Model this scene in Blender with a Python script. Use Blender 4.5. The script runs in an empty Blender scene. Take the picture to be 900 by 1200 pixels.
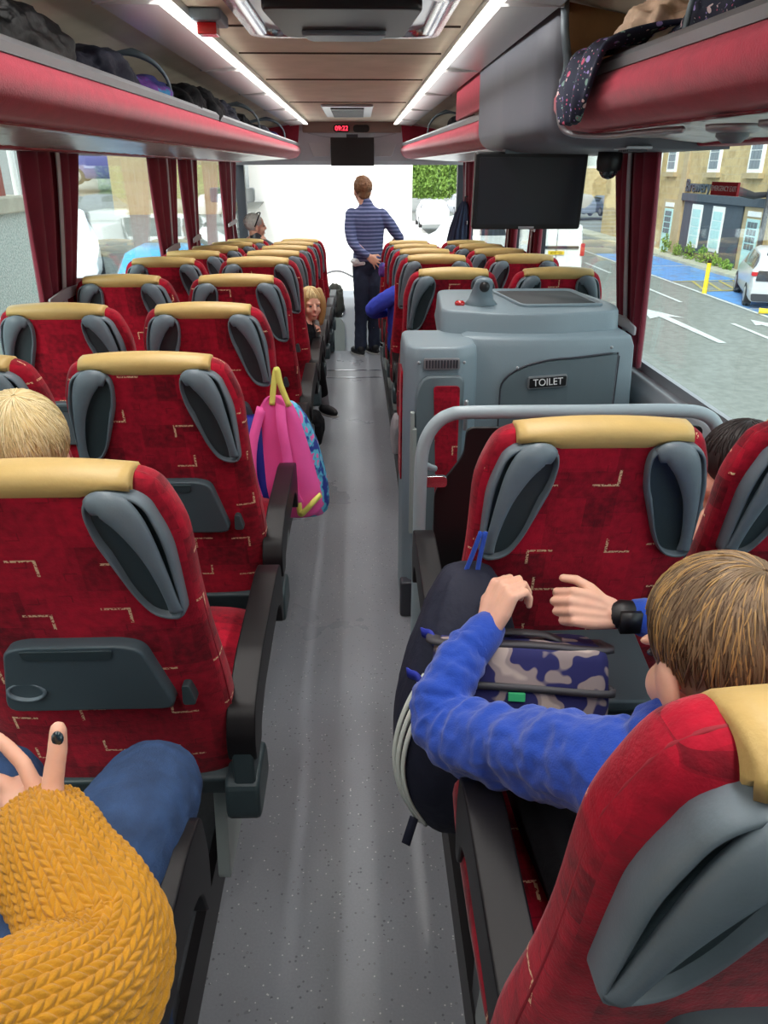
import bpy, bmesh, math, random
from mathutils import Vector, Matrix, Euler, noise
random.seed(7)
C = bpy.context.scene.collection
PI = math.pi
def R(a): return math.radians(a)
# ------------------------------------------------------------------ camera, world, sun, exposure
cam_d = bpy.data.cameras.new('camera'); cam = bpy.data.objects.new('camera', cam_d); C.objects.link(cam)
bpy.context.scene.camera = cam
cam_d.sensor_fit = 'VERTICAL'; cam_d.sensor_height = 36.0; cam_d.lens = 36.0*880/1200
cam_d.clip_start = 0.02; cam_d.clip_end = 400
cam.location = (0.08, 0, 1.65); cam.rotation_euler = (R(90-24.55), 0, R(-1.78))
sc = bpy.context.scene
sc.view_settings.view_transform = 'Standard'
try: sc.view_settings.look = 'None'
except Exception: pass
sc.view_settings.gamma = 1.0; sc.view_settings.use_curve_mapping = False
sc.view_settings.exposure = 0.55
w = bpy.data.worlds.new('sky'); sc.world = w; w.use_nodes = True
wn = w.node_tree.nodes; wl = w.node_tree.links
bg = wn['Background']; bg.inputs[0].default_value = (0.86, 0.94, 1.0, 1); bg.inputs[1].default_value = 1.5
sd = bpy.data.lights.new('sun', 'SUN'); sd.energy = 3.0; sd.angle = R(25); sd.color = (1, .95, .87)
sun = bpy.data.objects.new('sun', sd); C.objects.link(sun)
sun.rotation_euler = Vector((0.42, 1.0, -0.85)).to_track_quat('-Z', 'Y').to_euler()
STRIP_W = 22.0      # watts of each ceiling lamp run

# ------------------------------------------------------------------ materials
def S(r, g, b):     # display colour 0-255 to linear
    f = lambda c: (c/255/12.92) if c/255 <= .04045 else ((c/255+.055)/1.055)**2.4
    return (f(r), f(g), f(b), 1)
def mat(name, col, rough=.6, metal=0, noise_amt=0, noise_scale=20, bump=0, bump_scale=60, coat=0, emit=None, es=0, sheen=0, spec=None, alpha=None, trans=0):
    m = bpy.data.materials.new(name); m.use_nodes = True
    nt = m.node_tree; N = nt.nodes; L = nt.links; p = N['Principled BSDF']
    p.inputs['Base Color'].default_value = col
    p.inputs['Roughness'].default_value = rough; p.inputs['Metallic'].default_value = metal
    if coat: p.inputs['Coat Weight'].default_value = coat
    if sheen: p.inputs['Sheen Weight'].default_value = sheen
    if spec is not None: p.inputs['Specular IOR Level'].default_value = spec
    if trans: p.inputs['Transmission Weight'].default_value = trans
    if emit: p.inputs['Emission Color'].default_value = emit; p.inputs['Emission Strength'].default_value = es
    tc = None
    if noise_amt or bump:
        tc = N.new('ShaderNodeTexCoord')
    if noise_amt:
        n = N.new('ShaderNodeTexNoise'); n.inputs['Scale'].default_value = noise_scale; n.inputs['Detail'].default_value = 5
        L.new(tc.outputs['Object'], n.inputs['Vector'])
        r = N.new('ShaderNodeValToRGB'); r.color_ramp.elements[0].position = .3; r.color_ramp.elements[1].position = .7
        r.color_ramp.elements[0].color = tuple(c*(1-noise_amt) for c in col[:3])+(1,)
        r.color_ramp.elements[1].color = tuple(min(1, c*(1+noise_amt)) for c in col[:3])+(1,)
        L.new(n.outputs['Fac'], r.inputs[0]); L.new(r.outputs[0], p.inputs['Base Color'])
    if bump:
        n = N.new('ShaderNodeTexNoise'); n.inputs['Scale'].default_value = bump_scale; n.inputs['Detail'].default_value = 4
        L.new(tc.outputs['Object'], n.inputs['Vector'])
        b = N.new('ShaderNodeBump'); b.inputs['Strength'].default_value = bump; b.inputs['Distance'].default_value = .01
        L.new(n.outputs['Fac'], b.inputs['Height']); L.new(b.outputs[0], p.inputs['Normal'])
    return m
class G:            # little node-graph helper
    def __init__(s, m): s.m = m; s.nt = m.node_tree; s.N = s.nt.nodes; s.L = s.nt.links; s.p = s.N['Principled BSDF']
    def put(s, inp, v):
        if isinstance(v, (int, float)): inp.default_value = v
        elif isinstance(v, tuple): inp.default_value = v
        else: s.L.new(v, inp)
    def math(s, op, a, b=None, c=None):
        n = s.N.new('ShaderNodeMath'); n.operation = op
        s.put(n.inputs[0], a)
        if b is not None: s.put(n.inputs[1], b)
        if c is not None: s.put(n.inputs[2], c)
        return n.outputs[0]
    def mix(s, f, a, b):
        n = s.N.new('ShaderNodeMix'); n.data_type = 'RGBA'
        s.put(n.inputs['Factor'], f); s.put(n.inputs[6], a); s.put(n.inputs[7], b)
        return n.outputs[2]
    def noise(s, vec, scale, detail=3):
        n = s.N.new('ShaderNodeTexNoise'); n.inputs['Scale'].default_value = scale; n.inputs['Detail'].default_value = detail
        if vec is not None: s.L.new(vec, n.inputs['Vector'])
        return n.outputs['Fac']
    def comb(s, x, y, z=0.0):
        n = s.N.new('ShaderNodeCombineXYZ'); s.put(n.inputs[0], x); s.put(n.inputs[1], y); s.put(n.inputs[2], z); return n.outputs[0]
def seat_fabric():
    m = bpy.data.materials.new('seat_moquette'); m.use_nodes = True; g = G(m)
    tc = g.N.new('ShaderNodeTexCoord'); sp = g.N.new('ShaderNodeSeparateXYZ'); g.L.new(tc.outputs['Object'], sp.inputs[0])
    sn = g.N.new('ShaderNodeSeparateXYZ'); g.L.new(tc.outputs['Normal'], sn.inputs[0])
    oi = g.N.new('ShaderNodeObjectInfo'); rnd = oi.outputs['Random']
    sx = g.math('GREATER_THAN', g.math('ABSOLUTE', sn.outputs[0]), .72)
    sz = g.math('GREATER_THAN', g.math('ABSOLUTE', sn.outputs[2]), .72)
    def lerp(f, a, b): return g.math('ADD', g.math('MULTIPLY', a, g.math('SUBTRACT', 1.0, f)), g.math('MULTIPLY', b, f))
    U = lerp(sx, sp.outputs[0], sp.outputs[1]); V = lerp(sz, sp.outputs[2], sp.outputs[1])
    U = g.math('ADD', U, g.math('MULTIPLY', rnd, 9.7)); V = g.math('ADD', V, g.math('MULTIPLY', rnd, 5.3))
    def L_layer(cell, seed, ln):
        u = g.math('DIVIDE', g.math('ADD', U, seed), cell); v = g.math('DIVIDE', g.math('ADD', V, seed*1.7), cell*.9)
        iu = g.math('FLOOR', u); iv = g.math('FLOOR', v)
        wn_ = g.N.new('ShaderNodeTexWhiteNoise'); wn_.noise_dimensions = '3D'; g.L.new(g.comb(iu, iv, seed), wn_.inputs['Vector'])
        sc_ = g.N.new('ShaderNodeSeparateColor'); g.L.new(wn_.outputs['Color'], sc_.inputs[0])
        fu = g.math('SUBTRACT', g.math('FRACT', u), g.math('MULTIPLY_ADD', sc_.outputs[0], .3, .35))
        fv = g.math('SUBTRACT', g.math('FRACT', v), g.math('MULTIPLY_ADD', sc_.outputs[1], .3, .35))
        su = g.math('SUBTRACT', g.math('MULTIPLY', g.math('GREATER_THAN', sc_.outputs[2], .5), 2.0), 1.0)
        sv = g.math('SUBTRACT', g.math('MULTIPLY', g.math('GREATER_THAN', wn_.outputs['Value'], .5), 2.0), 1.0)
        lu = g.math('MULTIPLY', fu, su); lv = g.math('MULTIPLY', fv, sv)
        t = .018
        h = g.math('MULTIPLY', g.math('LESS_THAN', g.math('ABSOLUTE', lv), t), g.math('MULTIPLY', g.math('GREATER_THAN', lu, -t), g.math('LESS_THAN', lu, ln)))
        vv = g.math('MULTIPLY', g.math('LESS_THAN', g.math('ABSOLUTE', lu), t), g.math('MULTIPLY', g.math('GREATER_THAN', lv, -t), g.math('LESS_THAN', lv, ln*.75)))
        k = g.math('MAXIMUM', h, vv)
        keep = g.math('GREATER_THAN', g.math('FRACT', g.math('MULTIPLY', wn_.outputs['Value'], 7.31)), .15)
        return g.math('MULTIPLY', k, keep), g.comb(iu, iv, seed), lu, lv
    k1, c1, lu, lv = L_layer(.142, 3.1, .34)
    dash = g.math('GREATER_THAN', g.noise(g.comb(g.math('MULTIPLY', U, 1.0), V, 0.0), 230, 1), .44)
    gold = g.math('MULTIPLY', k1, dash)
    # woven blocks of darker and brighter red
    def block(cw, ch, seed):
        iu = g.math('FLOOR', g.math('DIVIDE', U, cw)); iv = g.math('FLOOR', g.math('DIVIDE', g.math('ADD', V, seed), ch))
        wn_ = g.N.new('ShaderNodeTexWhiteNoise'); wn_.noise_dimensions = '3D'; g.L.new(g.comb(iu, iv, seed), wn_.inputs['Vector'])
        return wn_.outputs['Value']
    b = g.math('MULTIPLY', g.math('ADD', g.math('ADD', block(.115, .093, 1.3), block(.057, .066, 4.4)), g.noise(g.comb(U, V, 0.0), 9, 3)), .36)
    n2 = g.noise(g.comb(U, V, 0.0), 60, 4)
    f = g.math('ADD', g.math('MULTIPLY', b, .8), g.math('MULTIPLY', g.math('SUBTRACT', n2, .5), .75))
    r = g.N.new('ShaderNodeValToRGB'); g.L.new(f, r.inputs[0])
    r.color_ramp.elements[0].position = .15; r.color_ramp.elements[0].color = S(104, 6, 24)
    r.color_ramp.elements[1].position = .75; r.color_ramp.elements[1].color = S(188, 14, 46)
    # faint dark woven squares
    k2, _, _, _ = L_layer(.071, 8.7, .3)
    base = g.mix(g.math('MULTIPLY', k2, .45), r.outputs[0], S(80, 8, 22))
    g.L.new(g.mix(gold, base, S(228, 188, 150)), g.p.inputs['Base Color'])
    g.p.inputs['Roughness'].default_value = .85; g.p.inputs['Sheen Weight'].default_value = .15; g.p.inputs['Sheen Roughness'].default_value = .4
    g.p.inputs['Specular IOR Level'].default_value = .25
    bp = g.N.new('ShaderNodeBump'); bp.inputs['Strength'].default_value = .25; bp.inputs['Distance'].default_value = .003
    g.L.new(g.noise(tc.outputs['Object'], 300, 2), bp.inputs['Height']); g.L.new(bp.outputs[0], g.p.inputs['Normal'])
    return m
def floor_mat():
    m = bpy.data.materials.new('speckled_vinyl'); m.use_nodes = True; g = G(m)
    tc = g.N.new('ShaderNodeTexCoord'); v = tc.outputs['Object']
    n1 = g.noise(v, 170, 2); n2 = g.noise(v, 2.2, 5)
    vo = g.N.new('ShaderNodeTexVoronoi'); vo.inputs['Scale'].default_value = 85; g.L.new(v, vo.inputs['Vector'])
    sc_ = g.N.new('ShaderNodeSeparateColor'); g.L.new(vo.outputs['Color'], sc_.inputs[0])
    dot = g.math('MULTIPLY', g.math('LESS_THAN', vo.outputs['Distance'], .17), g.math('GREATER_THAN', sc_.outputs[0], .72))
    dk = g.math('MULTIPLY', g.math('LESS_THAN', vo.outputs['Distance'], .25), g.math('LESS_THAN', sc_.outputs[1], .2))
    a = g.mix(n2, S(120, 123, 129), S(146, 149, 155)); a = g.mix(g.math('MULTIPLY', n1, .5), a, S(104, 106, 113))
    a = g.mix(g.math('MULTIPLY', dot, .75), a, S(205, 205, 205)); a = g.mix(g.math('MULTIPLY', dk, .6), a, S(60, 60, 66))
    g.L.new(a, g.p.inputs['Base Color'])
    g.L.new(g.math('MULTIPLY_ADD', n2, .2, .2), g.p.inputs['Roughness'])
    bp = g.N.new('ShaderNodeBump'); bp.inputs['Strength'].default_value = .15; bp.inputs['Distance'].default_value = .002
    g.L.new(n1, bp.inputs['Height']); g.L.new(bp.outputs[0], g.p.inputs['Normal'])
    return m
def glass_mat(name, tint=(.92, .97, .96, 1), refl=1.0):
    m = bpy.data.materials.new(name); m.use_nodes = True; nt = m.node_tree; N = nt.nodes; L = nt.links
    N.remove(N['Principled BSDF']); out = N['Material Output']
    t = N.new('ShaderNodeBsdfTransparent'); t.inputs[0].default_value = tint
    gl = N.new('ShaderNodeBsdfGlossy'); gl.inputs['Roughness'].default_value = .02; gl.inputs[0].default_value = (1, 1, 1, 1)
    ge = N.new('ShaderNodeNewGeometry'); dt = N.new('ShaderNodeVectorMath'); dt.operation = 'DOT_PRODUCT'; L.new(ge.outputs['Incoming'], dt.inputs[0]); L.new(ge.outputs['Normal'], dt.inputs[1])
    def mm(op, a, b=None):
        n = N.new('ShaderNodeMath'); n.operation = op
        for i, q in enumerate((a, b)):
            if q is None: continue
            if isinstance(q, (int, float)): n.inputs[i].default_value = q
            else: L.new(q, n.inputs[i])
        return n
    f5 = mm('POWER', mm('SUBTRACT', 1.0, mm('ABSOLUTE', dt.outputs['Value']).outputs[0]).outputs[0], 5.0)
    mu = mm('MULTIPLY', mm('ADD', mm('MULTIPLY', f5.outputs[0], .92).outputs[0], .035).outputs[0], refl)
    mx = N.new('ShaderNodeMixShader'); L.new(mu.outputs[0], mx.inputs[0]); L.new(t.outputs[0], mx.inputs[1]); L.new(gl.outputs[0], mx.inputs[2])
    L.new(mx.outputs[0], out.inputs['Surface'])
    return m
def stone_mat(name, c1, c2, c3, bw=.55, bh=.28, mortar=S(170, 155, 130)):
    m = bpy.data.materials.new(name); m.use_nodes = True; g = G(m)
    tc = g.N.new('ShaderNodeTexCoord'); sp = g.N.new('ShaderNodeSeparateXYZ'); g.L.new(tc.outputs['Object'], sp.inputs[0])
    u = g.math('ADD', sp.outputs[0], sp.outputs[1])
    br = g.N.new('ShaderNodeTexBrick'); g.L.new(g.comb(u, sp.outputs[2], 0.0), br.inputs['Vector'])
    br.inputs['Scale'].default_value = 1; br.inputs['Brick Width'].default_value = bw; br.inputs['Row Height'].default_value = bh
    br.inputs['Mortar Size'].default_value = .015; br.inputs['Color1'].default_value = c1; br.inputs['Color2'].default_value = c2; br.inputs['Mortar'].default_value = mortar
    n = g.noise(tc.outputs['Object'], 3.5, 6)
    g.L.new(g.mix(g.math('MULTIPLY_ADD', n, 1.6, -.45), br.outputs['Color'], c3), g.p.inputs['Base Color']); g.p.inputs['Roughness'].default_value = .95
    bp = g.N.new('ShaderNodeBump'); bp.inputs['Strength'].default_value = .5; bp.inputs['Distance'].default_value = .05
    g.L.new(g.noise(tc.outputs['Object'], 9, 5), bp.inputs['Height']); g.L.new(bp.outputs[0], g.p.inputs['Normal'])
    return m
def two_tone(name, a, b, scale, lo=.45, hi=.5, rough=.8, detail=2, stretch=(1, 1, 1), bump=0, third=None):
    m = bpy.data.materials.new(name); m.use_nodes = True; g = G(m)
    tc = g.N.new('ShaderNodeTexCoord'); mp = g.N.new('ShaderNodeMapping'); mp.inputs['Scale'].default_value = stretch
    g.L.new(tc.outputs['Object'], mp.inputs[0]); n = g.noise(mp.outputs[0], scale, detail)
    r = g.N.new('ShaderNodeValToRGB'); g.L.new(n, r.inputs[0]); e = r.color_ramp.elements
    e[0].position = lo; e[0].color = a; e[1].position = hi; e[1].color = b
    if third:
        x = r.color_ramp.elements.new(min(1, hi+.08)); x.color = b; x = r.color_ramp.elements.new(min(1, hi+.1)); x.color = third
    g.L.new(r.outputs[0], g.p.inputs['Base Color']); g.p.inputs['Roughness'].default_value = rough
    if bump:
        bp = g.N.new('ShaderNodeBump'); bp.inputs['Strength'].default_value = bump; bp.inputs['Distance'].default_value = .01
        g.L.new(n, bp.inputs['Height']); g.L.new(bp.outputs[0], g.p.inputs['Normal'])
    return m
def stripes(name, a, b, per, frac=.5, axis=2, rough=.85, wob=.0):
    m = bpy.data.materials.new(name); m.use_nodes = True; g = G(m)
    tc = g.N.new('ShaderNodeTexCoord'); sp = g.N.new('ShaderNodeSeparateXYZ'); g.L.new(tc.outputs['Object'], sp.inputs[0])
    z = sp.outputs[axis]
    if wob: z = g.math('ADD', z, g.math('MULTIPLY', g.noise(tc.outputs['Object'], 4, 2), wob))
    f = g.math('LESS_THAN', g.math('FRACT', g.math('DIVIDE', z, per)), frac)
    g.L.new(g.mix(f, a, b), g.p.inputs['Base Color']); g.p.inputs['Roughness'].default_value = rough
    return m
M = {}
M['fabric'] = seat_fabric()
M['piping'] = mat('red_piping', S(150, 30, 45), .7)
M['cap'] = mat('tan_leatherette', S(206, 174, 108), .45, noise_amt=.06, noise_scale=15, bump=.08, bump_scale=180)
M['grip'] = mat('grey_moulded_plastic', S(106, 119, 127), .42, noise_amt=.05, noise_scale=30, bump=.05, bump_scale=300)
M['tray'] = mat('slate_plastic', S(74, 88, 94), .42, bump=.05, bump_scale=300)
M['trim'] = mat('dark_green_grey_plastic', S(52, 66, 70), .45, bump=.05, bump_scale=200)
M['black'] = mat('black_plastic', S(18, 16, 18), .42, spec=.3)
M['ped'] = mat('pale_grey_paint', S(150, 158, 155), .45)
M['floor'] = floor_mat()
M['platform'] = mat('platform_vinyl', S(52, 54, 58), .5, noise_amt=.15, noise_scale=90)
M['wallgrey'] = mat('wall_grey', S(112, 114, 122), .55, noise_amt=.05)
M['ceil'] = two_tone('ceiling_suede', S(200, 188, 166), S(216, 204, 182), 5, .3, .7, .9, 6, bump=.15)
M['seam'] = mat('dark_seam', S(70, 58, 48), .9)  # dark brown lines between the ceiling panels
M['rackred'] = mat('red_suede', S(168, 34, 60), .8, noise_amt=.12, noise_scale=26, bump=.15, bump_scale=200, sheen=.2)
M['redtrim'] = mat('red_rail', S(150, 26, 48), .5)
M['silver'] = mat('brushed_silver', S(170, 172, 176), .35, metal=.6, noise_amt=.04, noise_scale=8)
M['foil'] = mat('wrinkled_silver_lining', S(190, 190, 186), .3, metal=.5, bump=.9, bump_scale=14)
M['light_panel'] = mat('lamp_diffuser', S(235, 235, 230), .3, emit=(1, .96, .9, 1), es=.55)
M['light_metal'] = mat('lamp_reflector', S(185, 185, 184), .3, metal=.8)
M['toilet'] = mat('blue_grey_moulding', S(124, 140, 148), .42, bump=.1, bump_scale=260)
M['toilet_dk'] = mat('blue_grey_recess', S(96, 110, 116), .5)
M['tubefloor'] = mat('tray_rubber', S(70, 74, 76), .7)
M['rail'] = mat('grey_coated_steel', S(158, 172, 178), .35)
M['chrome'] = mat('chrome', S(200, 200, 205), .2, metal=1)
M['screen'] = mat('dark_screen', S(26, 30, 38), .35, coat=.1)
M['screen_frame'] = mat('screen_frame', S(18, 18, 20), .45)
M['bulk'] = mat('bulkhead_grey', S(196, 196, 200), .5)
M['bulk_brown'] = mat('bulkhead_brown', S(160, 142, 132), .8)
M['curtain'] = mat('curtain_velvet', S(122, 20, 44), .8, noise_amt=.1, noise_scale=12, sheen=.25)
M['strap'] = mat('curtain_strap', S(176, 172, 176), .5)
M['glass'] = glass_mat('side_glass', refl=1.0)
M['windscreen'] = glass_mat('windscreen_glass', (1, 1, 1, 1), refl=.5)
M['white'] = mat('white_paint', S(236, 238, 236), .5)
M['whitetext'] = mat('white_lettering', S(240, 240, 240), .5)
M['asphalt'] = two_tone('asphalt', S(112, 116, 112), S(134, 138, 134), 6, .3, .7, .9, 8)
M['paleground'] = mat('glare_ground', S(240, 238, 232), .8)  # near-white ground stands in for daylight glare ahead of the windscreen
M['roadwhite'] = two_tone('road_paint', S(116, 120, 116), S(200, 204, 204), 14, .28, .42, .8, 5)
M['bayblue'] = two_tone('blue_bay_paint', S(96, 124, 156), S(86, 142, 204), 3.5, .3, .55, .85, 8)
M['roadyellow'] = two_tone('yellow_paint', S(120, 118, 88), S(176, 164, 96), 12, .3, .45, .8, 5)
M['yellowpost'] = mat('yellow_plastic', S(238, 205, 30), .5)
M['stone'] = stone_mat('rubble_sandstone', S(192, 168, 120), S(162, 138, 96), S(204, 184, 140), mortar=S(170, 156, 126))
M['stone2'] = stone_mat('dressed_sandstone', S(178, 160, 126), S(168, 148, 112), S(186, 170, 138), .8, .35)
M['render'] = mat('slate_render', S(70, 80, 90), .9, noise_amt=.08, noise_scale=5)
M['paleblue'] = mat('pale_blue_paint', S(176, 214, 214), .5)
M['winglass'] = mat('dark_house_glass', S(96, 108, 116), .15)
M['harl'] = two_tone('harled_wall', S(150, 170, 162), S(200, 210, 204), 38, .35, .65, .95, 6, bump=.5)
M['cope'] = mat('coping_stone', S(176, 176, 158), .9, noise_amt=.15, noise_scale=4)
M['fence'] = mat('brown_fence', S(150, 90, 80), .8)
M['tyre'] = mat('tyre', S(38, 40, 44), .8)
M['plate'] = mat('yellow_plate', S(236, 206, 40), .5)
M['lampred'] = mat('red_lens', S(190, 24, 40), .25, coat=.5)
M['carwin'] = mat('car_glass', S(40, 46, 54), .1, coat=.6)
M['cardark'] = mat('car_dark_trim', S(52, 54, 62), .4)
M['leaf'] = two_tone('foliage', S(60, 96, 34), S(140, 176, 76), 20, .35, .65, .8, 4)
M['navy'] = mat('navy_cloth', S(24, 28, 48), .75, bump=.3, bump_scale=40)
M['blackcloth'] = mat('black_cloth', S(18, 18, 22), .8, spec=.2, bump=.4, bump_scale=30)
M['puffer'] = mat('black_nylon', S(16, 16, 19), .5, spec=.3, bump=.3, bump_scale=40)
M['purplecloth'] = two_tone('purple_cloth', S(44, 52, 120), S(110, 60, 150), 12, .45, .55, third=S(40, 120, 170))
M['redcloth'] = mat('red_cloth', S(190, 30, 36), .8)
M['fur'] = mat('beige_fur', S(206, 176, 150), .95, noise_amt=.12, noise_scale=60)
M['skin'] = mat('skin', S(232, 178, 152), .5, noise_amt=.05, noise_scale=40)
M['skin'].node_tree.nodes['Principled BSDF'].inputs['Subsurface Weight'].default_value = .12
M['skin'].node_tree.nodes['Principled BSDF'].inputs['Subsurface Radius'].default_value = (.02, .008, .004)
M['nail'] = mat('dark_nail_polish', S(24, 44, 54), .2, coat=1)
M['mustard'] = mat('mustard_wool', S(192, 134, 16), .9, noise_amt=.12, noise_scale=70, sheen=.2, bump=.3, bump_scale=500)
M['denim'] = mat('blue_denim', S(40, 66, 104), .8, noise_amt=.3, noise_scale=26, bump=.25, bump_scale=350)
M['jeans_dark'] = mat('dark_denim', S(36, 44, 66), .85, noise_amt=.15, noise_scale=16)
M['fleece'] = mat('royal_blue_fleece', S(26, 68, 168), .95, noise_amt=.06, noise_scale=90, sheen=.25, bump=.2, bump_scale=350)
M['blueknit'] = mat('bright_blue_knit', S(44, 60, 168), .9, noise_amt=.1, noise_scale=40)
M['striped'] = stripes('striped_top', S(66, 76, 116), S(122, 132, 172), .034, .42, 2, wob=.01)
M['hair_boy'] = mat('light_brown_hair', S(122, 100, 74), .5, noise_amt=.25, noise_scale=20)
M['hair_boy2'] = mat('golden_hair', S(176, 140, 88), .45)
M['hair_boy3'] = mat('dark_blond_hair', S(84, 64, 44), .5)
M['hair_blond'] = mat('blond_hair', S(212, 188, 134), .5, noise_amt=.18, noise_scale=30)
M['hair_blond2'] = mat('pale_blond_hair', S(232, 214, 168), .45)
M['hair_brown'] = mat('brown_hair', S(130, 92, 62), .6, noise_amt=.2, noise_scale=50)
M['hair_dark'] = mat('dark_hair', S(44, 34, 32), .5, noise_amt=.2, noise_scale=30)
M['hair_grey'] = mat('grey_hair', S(206, 206, 200), .6, noise_amt=.15, noise_scale=60)
M['pink'] = mat('pink_nylon', S(252, 96, 176), .6, noise_amt=.04, noise_scale=10, bump=.35, bump_scale=10)
M['webbing'] = mat('yellow_webbing', S(232, 224, 110), .7)
M['patterned'] = two_tone('blue_patterned_nylon', S(40, 60, 150), S(96, 190, 220), 26, .42, .5, third=S(236, 110, 180))
M['royal'] = mat('royal_nylon', S(36, 50, 160), .6)
M['camo'] = two_tone('camouflage', S(186, 168, 158), S(150, 134, 132), 20, .36, .40, .8, 1, third=S(34, 34, 92))
M['stripewhite'] = mat('reflective_white', S(226, 232, 222), .5)
M['zip'] = mat('grey_zip_tape', S(70, 68, 72), .6)
M['green'] = mat('green_label', S(50, 170, 110), .6)
def floral():
    m = bpy.data.materials.new('floral_cloth'); m.use_nodes = True; g = G(m); tc = g.N.new('ShaderNodeTexCoord'); c = S(24, 30, 52)
    for sc_, th, lo in ((34, .28, .4), (60, .26, .5), (110, .22, .6)):
        v = g.N.new('ShaderNodeTexVoronoi'); v.inputs['Scale'].default_value = sc_; g.L.new(tc.outputs['Object'], v.inputs['Vector'])
        k = g.N.new('ShaderNodeSeparateColor'); g.L.new(v.outputs['Color'], k.inputs[0])
        r = g.N.new('ShaderNodeValToRGB'); g.L.new(k.outputs[0], r.inputs[0]); e = r.color_ramp.elements; r.color_ramp.interpolation = 'CONSTANT'
        e[0].color = S(190, 80, 110); e[1].position = .25; e[1].color = S(110, 140, 130); x = e.new(.5); x.color = S(150, 130, 190); x = e.new(.75); x.color = S(214, 190, 190)
        f = g.math('MULTIPLY', g.math('LESS_THAN', v.outputs['Distance'], th), g.math('GREATER_THAN', k.outputs[1], lo))
        c = g.mix(f, c, r.outputs[0])
    g.L.new(c, g.p.inputs['Base Color']); g.p.inputs['Roughness'].default_value = .8
    return m
M['floral'] = floral()
M['locker'] = mat('locker_grey', S(100, 103, 112), .55)
M['lining'] = mat('brown_lining', S(120, 84, 48), .9, noise_amt=.1)
M['greybox'] = mat('grey_box', S(124, 130, 130), .5)
M['dash'] = mat('dash_panel', S(206, 212, 218), .5)
M['digits'] = mat('red_digits', S(255, 30, 40), .5, emit=(1, .03, .06, 1), es=3.0)
M['redlamp'] = mat('red_glass', S(180, 20, 24), .2, coat=1)
M['signred'] = mat('sign_red', S(176, 20, 36), .5)
M['hatchglass'] = mat('hatch_glass', S(200, 205, 215), .2)
M['shoe'] = mat('black_shoe', S(22, 22, 26), .6)
M['sole'] = mat('sole', S(160, 158, 156), .6)
M['sock'] = mat('grey_sock', S(128, 128, 134), .9)
M['olive'] = mat('olive_cloth', S(92, 98, 92), .9, bump=.4, bump_scale=25)
M['clipred'] = mat('buckle_red', S(210, 36, 30), .4)
M['jacket'] = mat('blue_grey_cloth', S(54, 66, 92), .8, bump=.3, bump_scale=20)
M['eye'] = mat('eye', S(60, 60, 66), .2)
M['lips'] = mat('lips', S(196, 110, 104), .5)

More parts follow.
